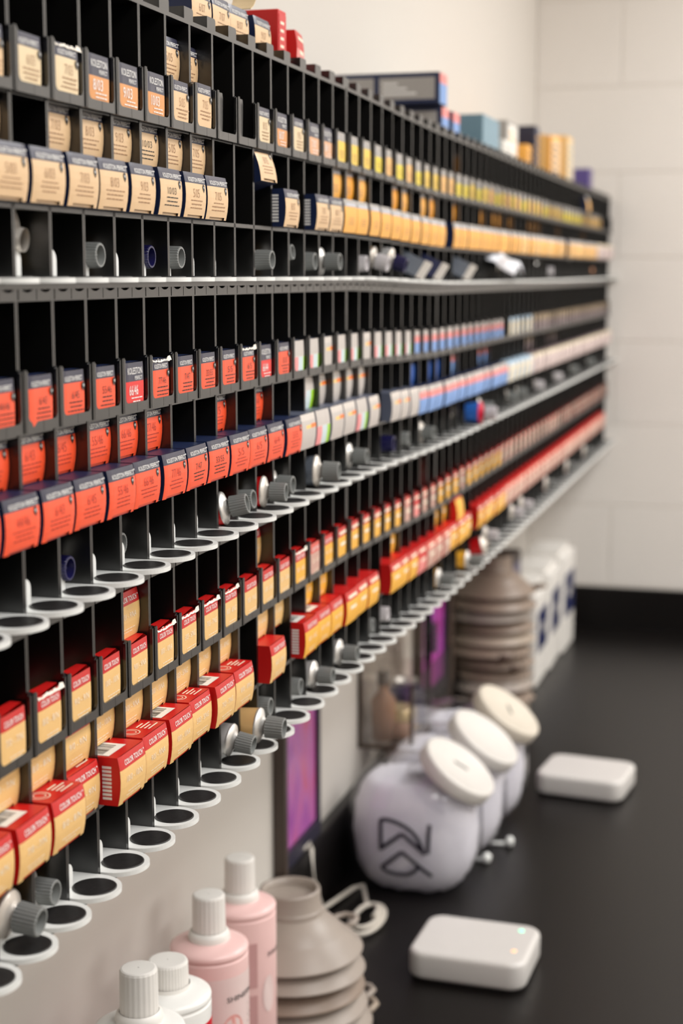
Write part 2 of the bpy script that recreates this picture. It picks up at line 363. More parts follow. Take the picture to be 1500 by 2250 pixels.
def printing(sk, num, h, near, row='P'):
    st = STY[sk]; k = (sk if not near else st['fam']+sk[:2], num if near else '', h, near, row if near else row == 'W')
    if k in PRN: return PRN[k]
    m = MB()
    def fn(u, v): return (bulge(v/h, h, AMPW if row == 'W' else AMP)+.00046-(max(0, u/BW-.34)*.028 if row == 'W' else 0), u, v)
    def lines(v0, n, mi, wmax=.028, step=.0026, th=.0007):
        for i in range(n):
            w = wmax*random.uniform(.62, 1); x = -w/2
            while x < w/2-.001:
                l = min(random.uniform(.0025, .006), w/2-x); a, b = v0-i*step, v0-i*step+th
                m.add([fn(x, a), fn(x+l, a), fn(x+l, b), fn(x, b)], [(0, 1, 2, 3)], mi); x += l+.0008
    mats = [I_white, I_brown, I_black, I_pale, I_grey, I_dark]
    if st['fam'] == 'K':
        bv = .78*h
        if near:
            put_text(m, 'KOLESTON PERFECT', .0335 if row != 'W' else .0275, .0031, .0012 if row != 'W' else -.0035, bv+.0006, fn, 0, bold=.004)
            if row != 'W': m.add([fn(.0190+.0006*math.cos(a), bv+.0034+.0006*math.sin(a)) for a in [math.pi/3*i for i in range(6)]], [tuple(range(6))], 0)
            mi = (2 if row == 'W' or num in ('7/47', '33/55') else 5) if sk == 'O1' else 2 if num in ('10/03',) and row != 'W' else 1
            num = num or '7/1'; put_text(m, num, .0158 if len(num) > 4 else .0122, .0050 if mi == 2 else .0064, -.001, .45*h, fn, mi, bold=-.012)
            lines(.37*h, 3, mi)
            ex = .0142 if row != 'W' else .0118
            d = [(ex+.0022*math.cos(a), .685*h+.0024*math.sin(a)) for a in [math.pi*2*i/12 for i in range(12)]]; d[9] = (d[9][0], d[9][1]-.0012)
            m.add([fn(a, b) for a, b in d], [tuple(range(12))], 2)
            vs, fs, w, hh = text_poly('ME'); m.add([(q[0]+.0002, q[1], q[2]) for q in [fn(ex+a*.0028/w, .66*h+b*.0017/hh) for a, b in vs]], fs, 0)
        else:
            m.add([fn(-.0165, bv+.0005), fn(.0172, bv+.0005), fn(.0172, bv+.0034), fn(-.0165, bv+.0034)], [(0, 1, 2, 3)], 4)
            lines(.42*h, 3, 1, .02)
    elif st['fam'] == 'K2':
        put_text(m, 'KOLESTON', .0270, .0046, -.003, .755*h, fn, 0, bold=.002)
        put_text(m, 'PERFECT', .0140, .0027, .0034, .63*h, fn, 0, bold=0)
        put_text(m, num or '8/1', .0165, .0070, -.006, .31*h, fn, 0, bold=0)
        lines(.24*h, 3, 0, .024, .0024)
    elif st['fam'] == 'C':
        if near:
            put_text(m, 'COLOR TOUCH', .0285 if row != 'W' else .0268, .0037, .0008 if row != 'W' else -.003, .785*h, fn, 0, True, .012)
            if row != 'W': m.add([fn(.0172+.0006*math.cos(a), .785*h+.003+.0006*math.sin(a)) for a in [math.pi/3*i for i in range(6)]], [tuple(range(6))], 0)
            num = num or '7/3 - 7/G'; put_text(m, num, .0245, .0044, 0 if row != 'W' else -.003, .43*h, fn, 3, bold=0)
            lines(.2*h, 2, 3, .024, .0022, .0006)
        else:
            m.add([fn(-.014, .79*h), fn(.015, .79*h), fn(.015, .88*h), fn(-.014, .88*h)], [(0, 1, 2, 3)], 3)
            m.add([fn(-.01, .44*h), fn(.01, .44*h), fn(.01, .54*h), fn(-.01, .54*h)], [(0, 1, 2, 3)], 3)
    else: return None
    PRN[k] = m.mesh('lettering', mats, fix=False); return PRN[k]
def torn_mesh(h, seed):
    rnd = random.Random(seed); m = MB(); hw = BW/2-.001; n = 14; lo = []; hi = []
    base = h-.0012
    for i in range(n+1):
        y = -hw+2*hw*i/n; lo.append((bulge(1, h, AMP)+.0010, y, base-rnd.uniform(.0002, .0012))); hi.append((bulge(1, h, AMP)-.0004+rnd.uniform(0, .0008), y, base+rnd.uniform(.0003, .0016)+(.0014 if i > n-3 else 0)))
    m.add(lo+hi, [(i, i+1, n+2+i, n+1+i) for i in range(n)]); return m.mesh('torn_edge', M_torn, fix=False)
TORN = [torn_mesh(.0313, s) for s in range(3)]
bc = MB(); bc.add([(-.032, -.0190, 0), (-.007, -.0190, 0), (-.007, .008, 0), (-.032, .008, 0)], [(0, 1, 2, 3)], 0)
for i in range(10):
    y = -.017+i*.0022; w = random.choice([.0005, .0009, .0013]); bc.add([(-.029, y, .0002), (-.012, y, .0002), (-.012, y+w, .0002), (-.029, y+w, .0002)], [(0, 1, 2, 3)], 1)
BARC = bc.mesh('barcode_label', [P['white'], I_black], fix=False)
sl = MB()
for i in range(9):
    z0 = .004+i*.0026; sl.add([(-.011, -BW/2-.0002, z0), (-.0045, -BW/2-.0002, z0), (-.0045, -BW/2-.0002, z0+.0017), (-.011, -BW/2-.0002, z0+.0017)], [(0, 1, 2, 3)])
SIDEP = sl.mesh('side_printing', I_white, fix=False)
tp = MB()
def ringflat(cx, cy, r0, r1):
    n = 18; vs = [(cx+r0*math.cos(2*math.pi*i/n), cy+r0*math.sin(2*math.pi*i/n), .0002) for i in range(n)]+[(cx+r1*math.cos(2*math.pi*i/n), cy+r1*math.sin(2*math.pi*i/n), .0002) for i in range(n)]
    tp.add(vs, [(i, (i+1) % n, n+(i+1) % n, n+i) for i in range(n)])
ringflat(-.013, -.011, .0060, .0067); ringflat(-.013, -.011, .0036, .0041)
for i in range(4): tp.add([(-.004-i*.003, .000, .0002), (-.004-i*.003, .016-(i % 2)*.005, .0002), (-.0052-i*.003, .016-(i % 2)*.005, .0002), (-.0052-i*.003, .0, .0002)], [(0, 1, 2, 3)])
TOPP = tp.mesh('top_printing', I_pale, fix=False)

FARC = 37        # columns beyond this one are joined into one stuff object
far = MB(); farmats = []
def far_add(me, M):
    off = len(far.v); far.v += [tuple(M @ v.co) for v in me.vertices]
    for p in me.polygons:
        mm = me.materials[p.material_index]
        if mm not in farmats: farmats.append(mm)
        far.f.append([off+i for i in p.vertices]); far.m.append(farmats.index(mm)); far.sm.append(False)
ORD = {}
ROWP = {'U': 'hidden slots', 'W': 'window row', 'R': 'recessed row', 'P': 'jutting row', 'O': 'open slots'}
OW = 'first second third fourth fifth sixth seventh eighth ninth tenth eleventh twelfth thirteenth fourteenth fifteenth sixteenth seventeenth eighteenth nineteenth twentieth'.split()
def ordn(n): return OW[n-1] if n <= 20 else 'twenty-'+OW[n-21]
def hbox(tn, rowk, c, sk, num='', q=None, rz=None, tilt=0, torn=None, bar=False, side=False, topp=False, up=0, note=None):
    T = TIERS[tn]; h = T['h']
    if q is None: q = {'W': .0026, 'R': -.0062, 'P': .0098, 'O': -.008, 'U': -.026}[rowk]+random.uniform(-.0008, .0008)-AMP*(rowk not in 'PW')*.5
    zb = {'W': T['w'], 'R': T['p']+h+.0002, 'P': T['p'], 'O': T['w']+h+.0002, 'U': T['w']}[rowk]+dz(c, tn)+up
    if rz is None: rz = random.uniform(-.02, .02) if rowk in 'P' else random.uniform(-.012, .012)
    M = Matrix.Translation((-D+q, yc(c), zb)) @ Matrix.Rotation(rz, 4, 'Z') @ Matrix.Rotation(tilt, 4, 'Y')
    if rowk == 'W': M = M @ Matrix.Scale(.86, 4, (0, 1, 0))
    near = c <= 13; W_ = rowk == 'W'; thumb = near and rowk in 'PR' and STY[sk]['fam'] != 'S'
    meshes = [(None, carton(sk, h, .012 if W_ else BL)), ('front_flap', flap(sk, h, thumb, W_)), ('lettering', printing(sk, num, h, near, rowk))]
    if c > FARC:
        for n, me in meshes:
            if me: far_add(me, M)
        return
    o = link('label_card' if W_ else 'hair_color_box', meshes[0][1]); o.matrix_world = M
    for n, me in meshes[1:]:
        if me: link(n, me, o)
    if torn is not None: link('torn_edge', TORN[torn % 3], o, (-.0002, 0, h-.0313)); 
    if bar: link('barcode_label', BARC, o, (0, 0, h+.0004))
    if side: link('side_printing', SIDEP, o)
    if topp: link('top_printing', TOPP, o, (0, 0, h+.0002))
    w = STY[sk]['word']; key = (tn, rowk, w); ORD[key] = ORD.get(key, 0)+1
    wd = w if ' box ' in w else w+' box'
    lab = '%s%s, %s such along the %s, %s rack' % (wd, ' marked '+num.replace(' ', '') if near and num and c >= 1 and STY[sk]['fam'] != 'C' else '', ordn(ORD[key]), ROWP[rowk], T['name'])
    if W_: lab = lab.replace(' box', ' card')
    if note: lab = note
    tag(o, lab, 'label card' if W_ else 'box', ('label cards in the %s rack windows' if W_ else 'hair colour boxes in the %s rack') % T['name'])
    return o
KN = {-2: '4/03', -1: '5/03', 0: '6/03', 1: '7/03', 2: '8/03', 3: '9/03', 4: '10/03', 5: '5/05', 6: '7/05', 9: '8/05', 10: '8/07', 11: '9/05', 12: '7/07', 13: '8/1'}
BN = {-2: '44/44', -1: '44/46', 0: '6/43', 1: '6/45', 2: '55/46', 3: '66/46', 4: '77/46', 5: '7/47', 6: '33/55', 7: '5/5', 8: '6/5', 9: '66/44', 10: '55/55'}
CN = {-2: '6/0 - 6/N', -1: '7/0 - 7/N', 0: '8/0 - 8/N', 1: '9/0 - 9/N', 2: '10/0 - 10/N', 3: '9/01 - 9/NA', 4: '10/01 - 10/NA', 5: '5/03 - 5/NG', 6: '7/03 - 7/NG', 7: '8/03 - 8/NG', 8: '9/03 - 9/NG', 9: '6/03 - 6/NG', 10: '5/1 - 5/A', 11: '8/3 - 8/G', 12: '6/35 - 6/GR', 13: '9/36 - 9/GV'}
def runs(*a):
    d = {}
    for lo, hi, s in a:
        seq = s.split() if ' ' in s else [s]
        for i, c in enumerate(range(lo, hi+1)): d[c] = seq[i % len(seq)]
    return d
# --- top rack
AW = runs((-2, -1, 'K1t'), (0, 1, 'K1c'), (2, 4, 'K2t'), (5, 6, 'K1t'), (9, 9, 'K1c'), (10, 10, 'K2t'), (11, 11, 'K1c'), (12, 13, 'K2p'), (14, 16, 'Y1'), (17, 17, 'Y2'), (18, 26, 'Yg Y2 Yg Y2 Y1 Y1 Yg Yg Y2'), (27, 30, 'Y2 Y1'), (31, 46, 'Yg Y2 Y1 Yg Y1'), (47, 53, 'Y2'), (54, 60, 'Yg Yg Y1'))
for c, s in AW.items():
    hbox('A', 'W', c, s, KN.get(c, ''), torn={1: 0}.get(c), up=.003 if c == 6 else 0)
for c in (-2, -1, 1, 2, 3, 4, 5, 6): hbox('A', 'R', c, 'K1t', KN[c])
hbox('A', 'R', 9, 'K1t', KN[9], q=.006, tilt=-.32, up=.004)
for c in (14, 15, 16, 19, 20, 22, 23): hbox('A', 'R', c, 'GA' if c % 2 else 'G1', q=-.006)
for c in (26, 30, 32, 33, 35, 39, 40, 41, 46, 54): hbox('A', 'R', c, 'GA', q=-.008)
AP = runs((-2, 6, 'K1t'), (10, 10, 'K1t'), (12, 13, 'K1t'), (14, 23, 'G1'), (25, 35, 'G1'), (36, 46, 'G2 G2 G1'), (48, 57, 'G2'), (58, 64, 'MC'))
for c, s in AP.items():
    hbox('A', 'P', c, s, KN.get(c, ''), side=c in (10, 12), q=None if c not in (9, 10, 12) else .0095)
for c in (5, 6, 26, 54): hbox('A', 'U', c, 'K1t' if c < 9 else 'GA', KN.get(c, ''), q=-.0135)
hbox('A', 'O', 5, 'K1t', '5/05'); hbox('A', 'O', 6, 'K1t', '7/05', q=-.012)
hbox('A', 'O', 26, 'GA', q=-.012); hbox('A', 'O', 54, 'Yg', q=.012, tilt=-.2)
# --- middle rack
BWd = runs((-2, 8, 'O1'), (9, 9, 'O2'), (10, 10, 'O1'), (11, 12, 'S2'), (13, 13, 'S1'), (14, 15, 'S2'), (16, 16, 'S1'), (17, 20, 'S2'), (21, 33, 'BL'), (35, 39, 'CB'), (40, 64, 'MV'))
BWd[3] = 'O2'
for c, s in BWd.items(): hbox('B', 'W', c, s, BN.get(c, ''), torn=c if c in (4, 8) else None)
for c in (-2, -1, 0, 1, 2, 3, 4, 7, 9): hbox('B', 'R', c, 'O1', BN[c], q=-.0095 if c in (1, 7, 9) else None)
for c, s in runs((12, 12, 'S2'), (13, 16, 'S1'), (21, 21, 'BD'), (23, 24, 'BD'), (26, 26, 'BL'), (30, 31, 'BL'), (39, 40, 'MV'), (44, 46, 'MV')).items(): hbox('B', 'R', c, s)
BP = runs((-2, 10, 'O1'), (11, 11, 'S1'), (12, 12, 'S2'), (13, 14, 'S1'), (15, 15, 'S2'), (16, 16, 'S1'), (18, 19, 'S1'), (20, 20, 'S0'), (21, 33, 'BL'), (34, 38, 'CB'), (39, 64, 'MC'))
for c, s in BP.items(): hbox('B', 'P', c, s, BN.get(c, ''), torn=None)
# --- bottom rack
CWd = runs((-2, 10, 'CT'), (11, 11, 'CY'), (12, 12, 'CP'), (13, 19, 'CY'), (20, 20, 'CP'), (21, 21, 'CR'), (22, 23, 'CP'), (24, 26, 'CY'), (27, 27, 'CP'), (28, 33, 'CY'), (34, 48, 'CP'), (49, 64, 'CB2 CP CB2'))
for c, s in CWd.items(): hbox('C', 'W', c, s, CN.get(c, ''), torn=c if c in (0, 4, 5, 6, 7, 11) else None)
for c in (0, 1, 2, 5): hbox('C', 'U', c, 'CT', CN[c], topp=True, q=-.030 if c != 5 else -.040)
for c in (3, 9): hbox('C', 'U', c, 'CT', CN[c], q=-.014)
hbox('C', 'O', 3, 'CT', CN[3], q=-.008); hbox('C', 'O', 9, 'CT', CN[9], q=-.0125); hbox('C', 'U', 22, 'CR', q=-.014); hbox('C', 'O', 22, 'CR', q=-.014)
for c in (-2, -1, 0, 1, 2, 3, 4, 5, 6, 7, 9, 10): hbox('C', 'R', c, 'CT', CN[c], q=-.0045 if c == 1 else None)
for c in (12, 13, 19, 24, 25): hbox('C', 'R', c, 'CY')
hbox('C', 'R', 26, 'CK', q=.010, tilt=-.12, up=-.004)
CP_ = runs((-2, 7, 'CT'), (9, 9, 'CT'), (11, 16, 'CY'), (18, 20, 'CY'), (21, 21, 'CR'), (22, 24, 'CP'), (25, 27, 'CY'), (29, 33, 'CY'), (34, 62, 'CP'))
for c, s in CP_.items():
    q = {-2: .012, -1: .0125, 0: .0125, 1: .001, 2: .014, 3: .0118, 4: .0125, 5: .0095, 6: .0125, 7: .0115, 9: .010, 11: .0115, 14: .012, 18: .0115}.get(c)
    hbox('C', 'P', c, s, CN.get(c, ''), q=q, bar=c in (-1, 2, 4, 6, 11, 12), topp=c in (0, 1, 3, 5, 7), side=c in (2, 11))
fo = link('hair_color_boxes', far.mesh('far_boxes', farmats, fix=False))
tag(fo, 'blurred rows of hair colour boxes in the far thirds of the wall racks', 'boxes', kind='stuff')

# ------------------------------------------------------------------ colour tubes lying in the trays
def cap_mesh(mt, r=.0082, L=.0135):
    m = MB(); n = 24; N = n*4; prof = []
    def ring(x, f, rr): return [(x, rr*(1+f*(.035 if (k % 4) in (0, 1) else -.02))*math.cos(2*math.pi*k/N), rr*(1+f*(.035 if (k % 4) in (0, 1) else -.02))*math.sin(2*math.pi*k/N)) for k in range(N)]
    R = [ring(-L, 1, r), ring(-.0006, 1, r*.94), ring(0, .6, r*.9), ring(0, 0, r*.76), ring(-.006, 0, r*.66), ring(-.006, 0, r*.3), ring(-.002, 0, .0003)]
    vs = [p for q in R for p in q]; fs = [(i*N+k, i*N+(k+1) % N, (i+1)*N+(k+1) % N, (i+1)*N+k) for i in range(len(R)-1) for k in range(N)]
    m.add(vs, fs); return m.mesh('cap', mt)
CAPS = {k: cap_mesh(v) for k, v in dict(grey=M_graycap, navy=M_navycap, white=M_whitecap, dark=M_dkcap).items()}
SHM = MB(); SHM.lathe([(.0048, -.011), (.0052, -.0150), (.0085, -.0170), (.0128, -.0185), (.0136, -.0200), (.0132, -.0208)], 28, axis='x'); SH = SHM.mesh('shoulder', M_alu)
BODY = {}
def tube_body(name, rgb):
    if name in BODY: return BODY[name]
    m = MB(); n = 24; vs = []; L = 6
    for i in range(L+1):
        t = i/L; x = -.0204-t*.10; ry = .0131+(.0185-.0131)*t; rz = .0131*(1-t)+.0012*t
        vs += [(x, ry*math.cos(2*math.pi*k/n), rz*math.sin(2*math.pi*k/n)) for k in range(n)]
    m.add(vs, [(i*n+k, i*n+(k+1) % n, (i+1)*n+(k+1) % n, (i+1)*n+k) for i in range(L) for k in range(n)], 0, True); m.add(vs[-n:], [tuple(range(n))])
    BODY[name] = m.mesh('tube_body', mat('tube_'+name, rgb, .35, metal=.2, var=.04)); return BODY[name]
TC = dict(tan=(222, 180, 120), red=(206, 20, 24), navy=(24, 30, 66), slate=(98, 104, 114), silver=(190, 188, 186), yellow=(246, 182, 58), blue=(50, 110, 200), pink=(232, 130, 130), white=(232, 228, 222), gold=(226, 184, 110))
def tube(tn, c, capk, body, q=0, tilt=0, yaw=0, up=0, sh=M_alu, scale=1.0, dy=0, label=''):
    T = TIERS[tn]
    o = link('color_tube', tube_body(body, TC[body])); s = scale
    o.matrix_world = Matrix.Translation((-D+q, yc(c)+dy, T['r']+dz(c, tn)+.0139*s+up)) @ Matrix.Rotation(yaw, 4, 'Z') @ Matrix.Rotation(tilt, 4, 'Y') @ Matrix.Scale(s, 4)
    if sh == M_alu: link('shoulder', SH, o)
    else:
        me = SH.copy(); me.materials.clear(); me.materials.append(sh); link('shoulder', me, o)
    if capk: link('cap', CAPS[capk], o)
    tag(o, label, 'tube', 'colour tubes in the trays'); return o
T_ = 'in the %s rack tray'
tube('A', 0, None, 'gold', .012, tilt=.10, yaw=.06, sh=M_pearl, scale=1.42, dy=-.002, label='pearl white uncapped tube end leaning in the top rack tray')
tube('A', 0, 'navy', 'navy', -.034, dy=.0105, scale=.7, label='dark navy tube deep beside the pearl white tube end, top tray')
tube('A', 2, 'grey', 'tan', .0005, label='grey ridged cap tube below the 8/03 boxes, top tray')
tube('A', 4, 'navy', 'navy', -.004, dy=.002, label='navy capped tube below the 10/03 boxes, top tray')
tube('A', 5, 'grey', 'tan', .0005, label='grey capped tube with frosted rim below the 5/05 boxes, top tray')
tube('A', 9, 'grey', 'tan', .008, label='grey ridged cap tube below the tilted tan box, top tray')
tube('A', 11, 'grey', 'silver', -.0035, up=.010, tilt=-.1, scale=.85, label='small grey capped tube raised high in its slot, top tray')
tube('A', 12, 'grey', 'silver', .0035, label='grey capped tube beside the raised small tube, top tray')
tube('A', 13, 'grey', 'silver', .014, label='grey capped tube with bare metal shoulder jutting out, top tray')
tube('A', 16, 'white', 'silver', .003, label='pale grey capped tube below the golden boxes, top tray')
tube('A', 17, 'white', 'gold', .014, tilt=.3, sh=M_pearl, label='gold tube with pale cap jutting out steeply, top tray')
tube('A', 18, 'navy', 'silver', .022, tilt=.3, sh=M_pearl, label='navy capped tube with a shiny shoulder, top tray')
for c, k in ((27, 'grey'), (36, 'grey'), (44, 'white')): tube('A', c, k, 'silver', .006, label='blurred %s capped tube in column %s of the top tray' % ('pale' if k == 'white' else 'grey', {27: 'below the amber box', 36: 'beyond the white wrapper', 44: 'near the gold strip'}[c]))
def strip_end(c, q, label, body='silver'):     # crimped flat tail of a tube lying the wrong way round
    m = MB(); vs = []
    for i in range(7):
        t = i/6; w = .0125; hh = .0012+.0085*t
        vs += [(.03-.10*t, -w+.002*t, -hh), (.03-.10*t, w-.002*t, -hh), (.03-.10*t, w-.002*t, hh), (.03-.10*t, -w+.002*t, hh)]
    m.add(vs, [(4*i+a, 4*i+(a+1) % 4, 4*i+4+(a+1) % 4, 4*i+4+a) for i in range(6) for a in range(4)]+[(0, 1, 2, 3), (24, 27, 26, 25)])
    o = link('color_tube', m.mesh('tube_tail', mat('tube_'+body, TC[body], .35, metal=.2))); T = TIERS['A']
    o.matrix_world = Matrix.Translation((-D+q, yc(c), T['r']+dz(c)+.021)) @ Matrix.Rotation(.42, 4, 'Y') @ Matrix.Rotation(.9, 4, 'X')
    fm = MB(); fm.box(.022, .0305, -.0128, .0128, -.0022, .0022); link('crimp', fm.mesh('crimp', M_alu), o)
    tag(o, label, 'tube', 'colour tubes in the trays')
strip_end(20, -.004, 'slate tube lying tail outward, nearest of the slanted tails, top tray', 'slate'); strip_end(22, -.004, 'navy tube lying tail outward between two slate tails, top tray', 'navy'); strip_end(26, -.006, 'slate tube lying tail outward, farthest of the slanted tails, top tray', 'slate')
# crumpled white wrapper hanging over the top tray
m = MB(); vs = []; rnd = random.Random(3); n = 9
for j in range(n):
    for i in range(n):
        u, v = i/(n-1), j/(n-1); vs.append((-.012+.050*v+rnd.uniform(-.004, .004), -.06+.12*u*(1-.2*v)+rnd.uniform(-.004, .004), .026*(1-v)**.7+.014*math.sin(3.1*u)+rnd.uniform(-.004, .004)))
m.add(vs, [(j*n+i, j*n+i+1, (j+1)*n+i+1, (j+1)*n+i) for j in range(n-1) for i in range(n-1)], 0, True)
o = link('paper_wrapper', m.mesh('paper_wrapper', mat('thin_white_paper', (225, 226, 232), .6, var=.03), fix=False), None, (-D+.002, yc(32), TIERS['A']['r']+dz(32)+.004)); md = o.modifiers.new('thick', 'SOLIDIFY'); md.thickness = .0006
tag(o, 'crumpled white paper wrapper spilling over the edge of the top rack tray', 'paper')
tube('A', 33, 'grey', 'yellow', .012, tilt=-.2, up=.016, label='yellow tube lying on the white paper wrapper, top tray')
tube('A', 41, None, 'gold', .006, tilt=.6, up=.004, label='gold tube dangling near the far end, top tray'); tube('A', 50, None, 'gold', .004, tilt=.9, up=.012, label='gold tube hanging below the pale golden boxes, top tray'); tube('A', 58, None, 'pink', .012, tilt=.1, sh=mat('apricot_shoulder', (232, 165, 120), .4), label='apricot ended tube at the far end of the top tray')
tube('B', 1, 'navy', 'navy', -.004, label='navy capped tube below the 6/45 orange box, middle tray')
tube('B', 3, 'grey', 'tan', -.009, label='grey capped tube set deep below the 66/46 boxes, middle tray')
tube('B', 7, 'grey', 'red', .018, tilt=-.22, yaw=.15, up=.004, dy=-.004, label='grey capped red tube pointing up and out, nearest of the jutting ones, middle tray')
tube('B', 8, 'grey', 'tan', .006, tilt=-.1, label='small grey capped tube behind the jutting red tube, middle tray')
tube('B', 9, 'grey', 'red', .019, yaw=.1, label='bright red tube with white shoulder and grey cap, middle tray', sh=M_pearl)
tube('B', 10, 'grey', 'silver', .0105, label='silver shouldered tube behind the bright red tube, middle tray')
tube('B', 11, 'dark', 'navy', -.010, label='dark tube set deep behind the silver shouldered tube, middle tray')
tube('B', 12, 'grey', 'slate', .026, yaw=.1, scale=1.1, sh=M_pearl, label='large slate tube with cream collar and grey cap, middle tray')
tube('B', 15, 'grey', 'silver', .016, label='metal shouldered tube with grey cap below the striped boxes, middle tray')
tube('B', 18, 'navy', 'navy', .010, scale=1.1, label='dark navy tube below the plain silver boxes, middle tray')
tube('B', 20, 'grey', 'tan', .004, sh=M_pearl, label='tan tube with pale collar just past the navy tube, middle tray')
tube('B', 22, 'grey', 'white', .014, yaw=-.2, sh=M_pearl, label='white tube with grey cap below the blue boxes, middle tray')
tube('B', 26, None, 'white', .006, tilt=.3, sh=M_pearl, label='uncapped white tube next to the blue and crimson tube, middle tray')
tube('B', 28, 'white', 'blue', .040, sh=mat('crimson_collar', (214, 22, 60), .4), scale=1.15, label='blue tube with crimson collar and cream cap, middle tray')
tube('B', 30, 'grey', 'silver', .018, scale=1.1, label='grey capped tube past the crimson collared one, middle tray')
for c in (35, 37, 41, 46, 51, 57): tube('B', c, 'white' if c in (41, 46) else 'grey', 'silver', .014, sh=M_pearl, label='blurred %s capped tube, %s in the far middle tray' % ('white' if c in (41, 46) else 'grey', {35: 'first', 37: 'second', 41: 'third', 46: 'fourth', 51: 'fifth', 57: 'last'}[c]))
tube('C', -1, 'grey', 'tan', .016, tilt=.12, scale=1.1, label='grey capped tube with broad pale shoulder, nearest in the bottom tray', sh=M_pearl)
tube('C', 0, 'grey', 'tan', .003, label='grey ridged cap tube, second nearest in the bottom tray')
tube('C', 7, 'grey', 'silver', .020, tilt=.15, label='silver tube with ridged grey cap below the 8/03 red box, bottom tray')
tube('C', 8, 'grey', 'tan', .031, yaw=.05, tilt=.06, scale=1.12, label='tan tube with metal shoulder and cap past the 8/03 red box, bottom tray')
tube('C', 9, 'grey', 'silver', .004, up=.006, label='grey capped tube set back below the lone red box, bottom tray')
tube('C', 11, 'grey', 'silver', .0025, label='dull grey cap tube below the first sunny yellow box, bottom tray')
tube('C', 12, 'grey', 'silver', .020, label='metal shouldered grey cap tube below the second sunny yellow box, bottom tray')
tube('C', 14, 'grey', 'silver', .019, label='metal shouldered grey cap tube below the fourth sunny yellow box, bottom tray')
tube('C', 17, 'grey', 'silver', -.001, label='olive grey cap tube in the gap between yellow boxes, bottom tray')
tube('C', 18, 'white', 'silver', .004, up=.005, label='pale capped tube just past the gap in yellow boxes, bottom tray')
tube('C', 24, 'grey', 'yellow', .02, label='first yellow tube with grey cap, bottom tray'); tube('C', 27, 'grey', 'yellow', .03, label='second yellow tube with grey cap, bottom tray')
tube('C', 29, None, 'red', .034, tilt=-.3, up=.012, sh=M_pearl, label='red tube with big pearl white end, bottom tray')
for c, b in ((31, 'silver'), (36, 'white'), (38, 'white'), (44, 'pink'), (50, 'red'), (56, 'pink')): tube('C', c, 'white' if c < 40 else 'grey', b, .02, up=.006, sh=M_pearl, label='blurred %s tube in the far bottom tray, %s' % (b, {31: 'past the red tube', 36: 'first of the white ones', 38: 'second of the white ones', 44: 'below the blush boxes', 50: 'past the pink one', 56: 'last in line'}[c]))

# ------------------------------------------------------------------ boxes lying on top of the racks
TZ = .1805
def topbox(c, sk, num, zoff, q, label, rot=0, lay='flat', extra=None, name='hair_color_box', z0=None, h=.0313):
    o = link(name, carton(sk, h)); fl = link('front_flap', flap(sk, h, False), o); pr = printing(sk, num, h, bool(num))
    if pr: link('lettering', pr, o)
    o.matrix_world = Matrix.Translation((-D+q, T0+PITCHC*c, (TZ+dz(c) if z0 is None else z0)+zoff)) @ Matrix.Rotation(rot, 4, 'Z')
    tag(o, label, 'box', 'boxes lying on top of the racks'); return o
SW = MB()
for z0, x0, x1 in ((.021, -.125, -.03), (.0135, -.125, -.03), (.026, -.125, -.02)): 
    x = x0
    while x < x1: l = random.uniform(.004, .011); SW.add([(x, -BW/2-.0003, z0), (x+l, -BW/2-.0003, z0), (x+l, -BW/2-.0003, z0+.0022), (x, -BW/2-.0003, z0+.0022)], [(0, 1, 2, 3)]); x += l+.0015
SIDET = SW.mesh('side_printing', I_white, fix=False)
b = topbox(7.2, 'K1t', '6/07', 0, -.013, 'tan and navy box with white side print, nearest on top of the rack'); link('side_printing', SIDET, b)
topbox(8.14, 'K1t', '7/07', 0, -.013, 'tan box in the middle of three side by side on the rack top', .02)
topbox(9.07, 'K1t', '8/07', 0, -.0135, 'tan box last of three side by side on the rack top', -.03)
topbox(10.35, 'K1t', '9/07', 0, -.0135, 'lone tan and navy box beside the upright red carton on the rack top')
m = MB(); pts = []                       # curled torn strip of kraft card above the three boxes
n = 16
for k, rr in enumerate((.031, .0302)):
    pts += [[(rr*math.cos(a), rr*.62*math.sin(a)) for a in [math.radians(-60+250*i/n) for i in range(n+1)]]]
for i in range(n):
    a0, a1, b0, b1 = pts[0][i], pts[0][i+1], pts[1][i], pts[1][i+1]
    vs = [(x, q[0], q[1]) for x in (-.02, 0) for q in (a0, a1, b1, b0)]
    m.add(vs, [(0, 1, 2, 3), (4, 7, 6, 5), (0, 4, 5, 1), (1, 5, 6, 2), (2, 6, 7, 3), (3, 7, 4, 0)])
o = link('card_strip', m.mesh('card_strip', P['cream']), None, (-D-.012, T0+PITCHC*9.35, TZ+.0313+.0195)); tag(o, 'curled loop of torn tan card lying on the boxes on the rack top', 'card')
def upright(name, y, q, w, d, h, body, band, label, rot=0, zz=None, open_=False):
    o = link(name, None, None, (-D+q, y, (TZ if zz is None else zz)), (0, 0, rot)); m = MB(); m.box(-d, 0, -w/2, w/2, 0, h); me = m.mesh('carton', body)
    o = bpy.data.objects[o.name]; bpy.data.objects.remove(o); o = link(name, me, None, (-D+q, y, (TZ if zz is None else zz)), (0, 0, rot)); bevel(o, .001)
    if band:
        m = MB(); m.box(0, .0004, -w*.44, w*.44, h*.08, h*.92, 0)
        for i in range(5): m.box(.0004, .0007, -w*.3, w*.3*random.uniform(.2, 1), h*(.18+.14*i), h*(.23+.14*i), 1)
        link('front_flap', m.mesh('front_flap', band), o)
    tag(o, label, 'box', 'boxes lying on top of the racks'); return o
upright('hair_color_box', T0+PITCHC*11.62, -.014, .022, .13, .047, P['red'], [P['redband'], I_pale], 'slim red carton standing upright on the rack top', zz=TZ)
b = topbox(12.62, 'CR', '', 0, -.0135, 'opened red carton with bulging front beside the upright one on the rack top', .15, h=.0345)
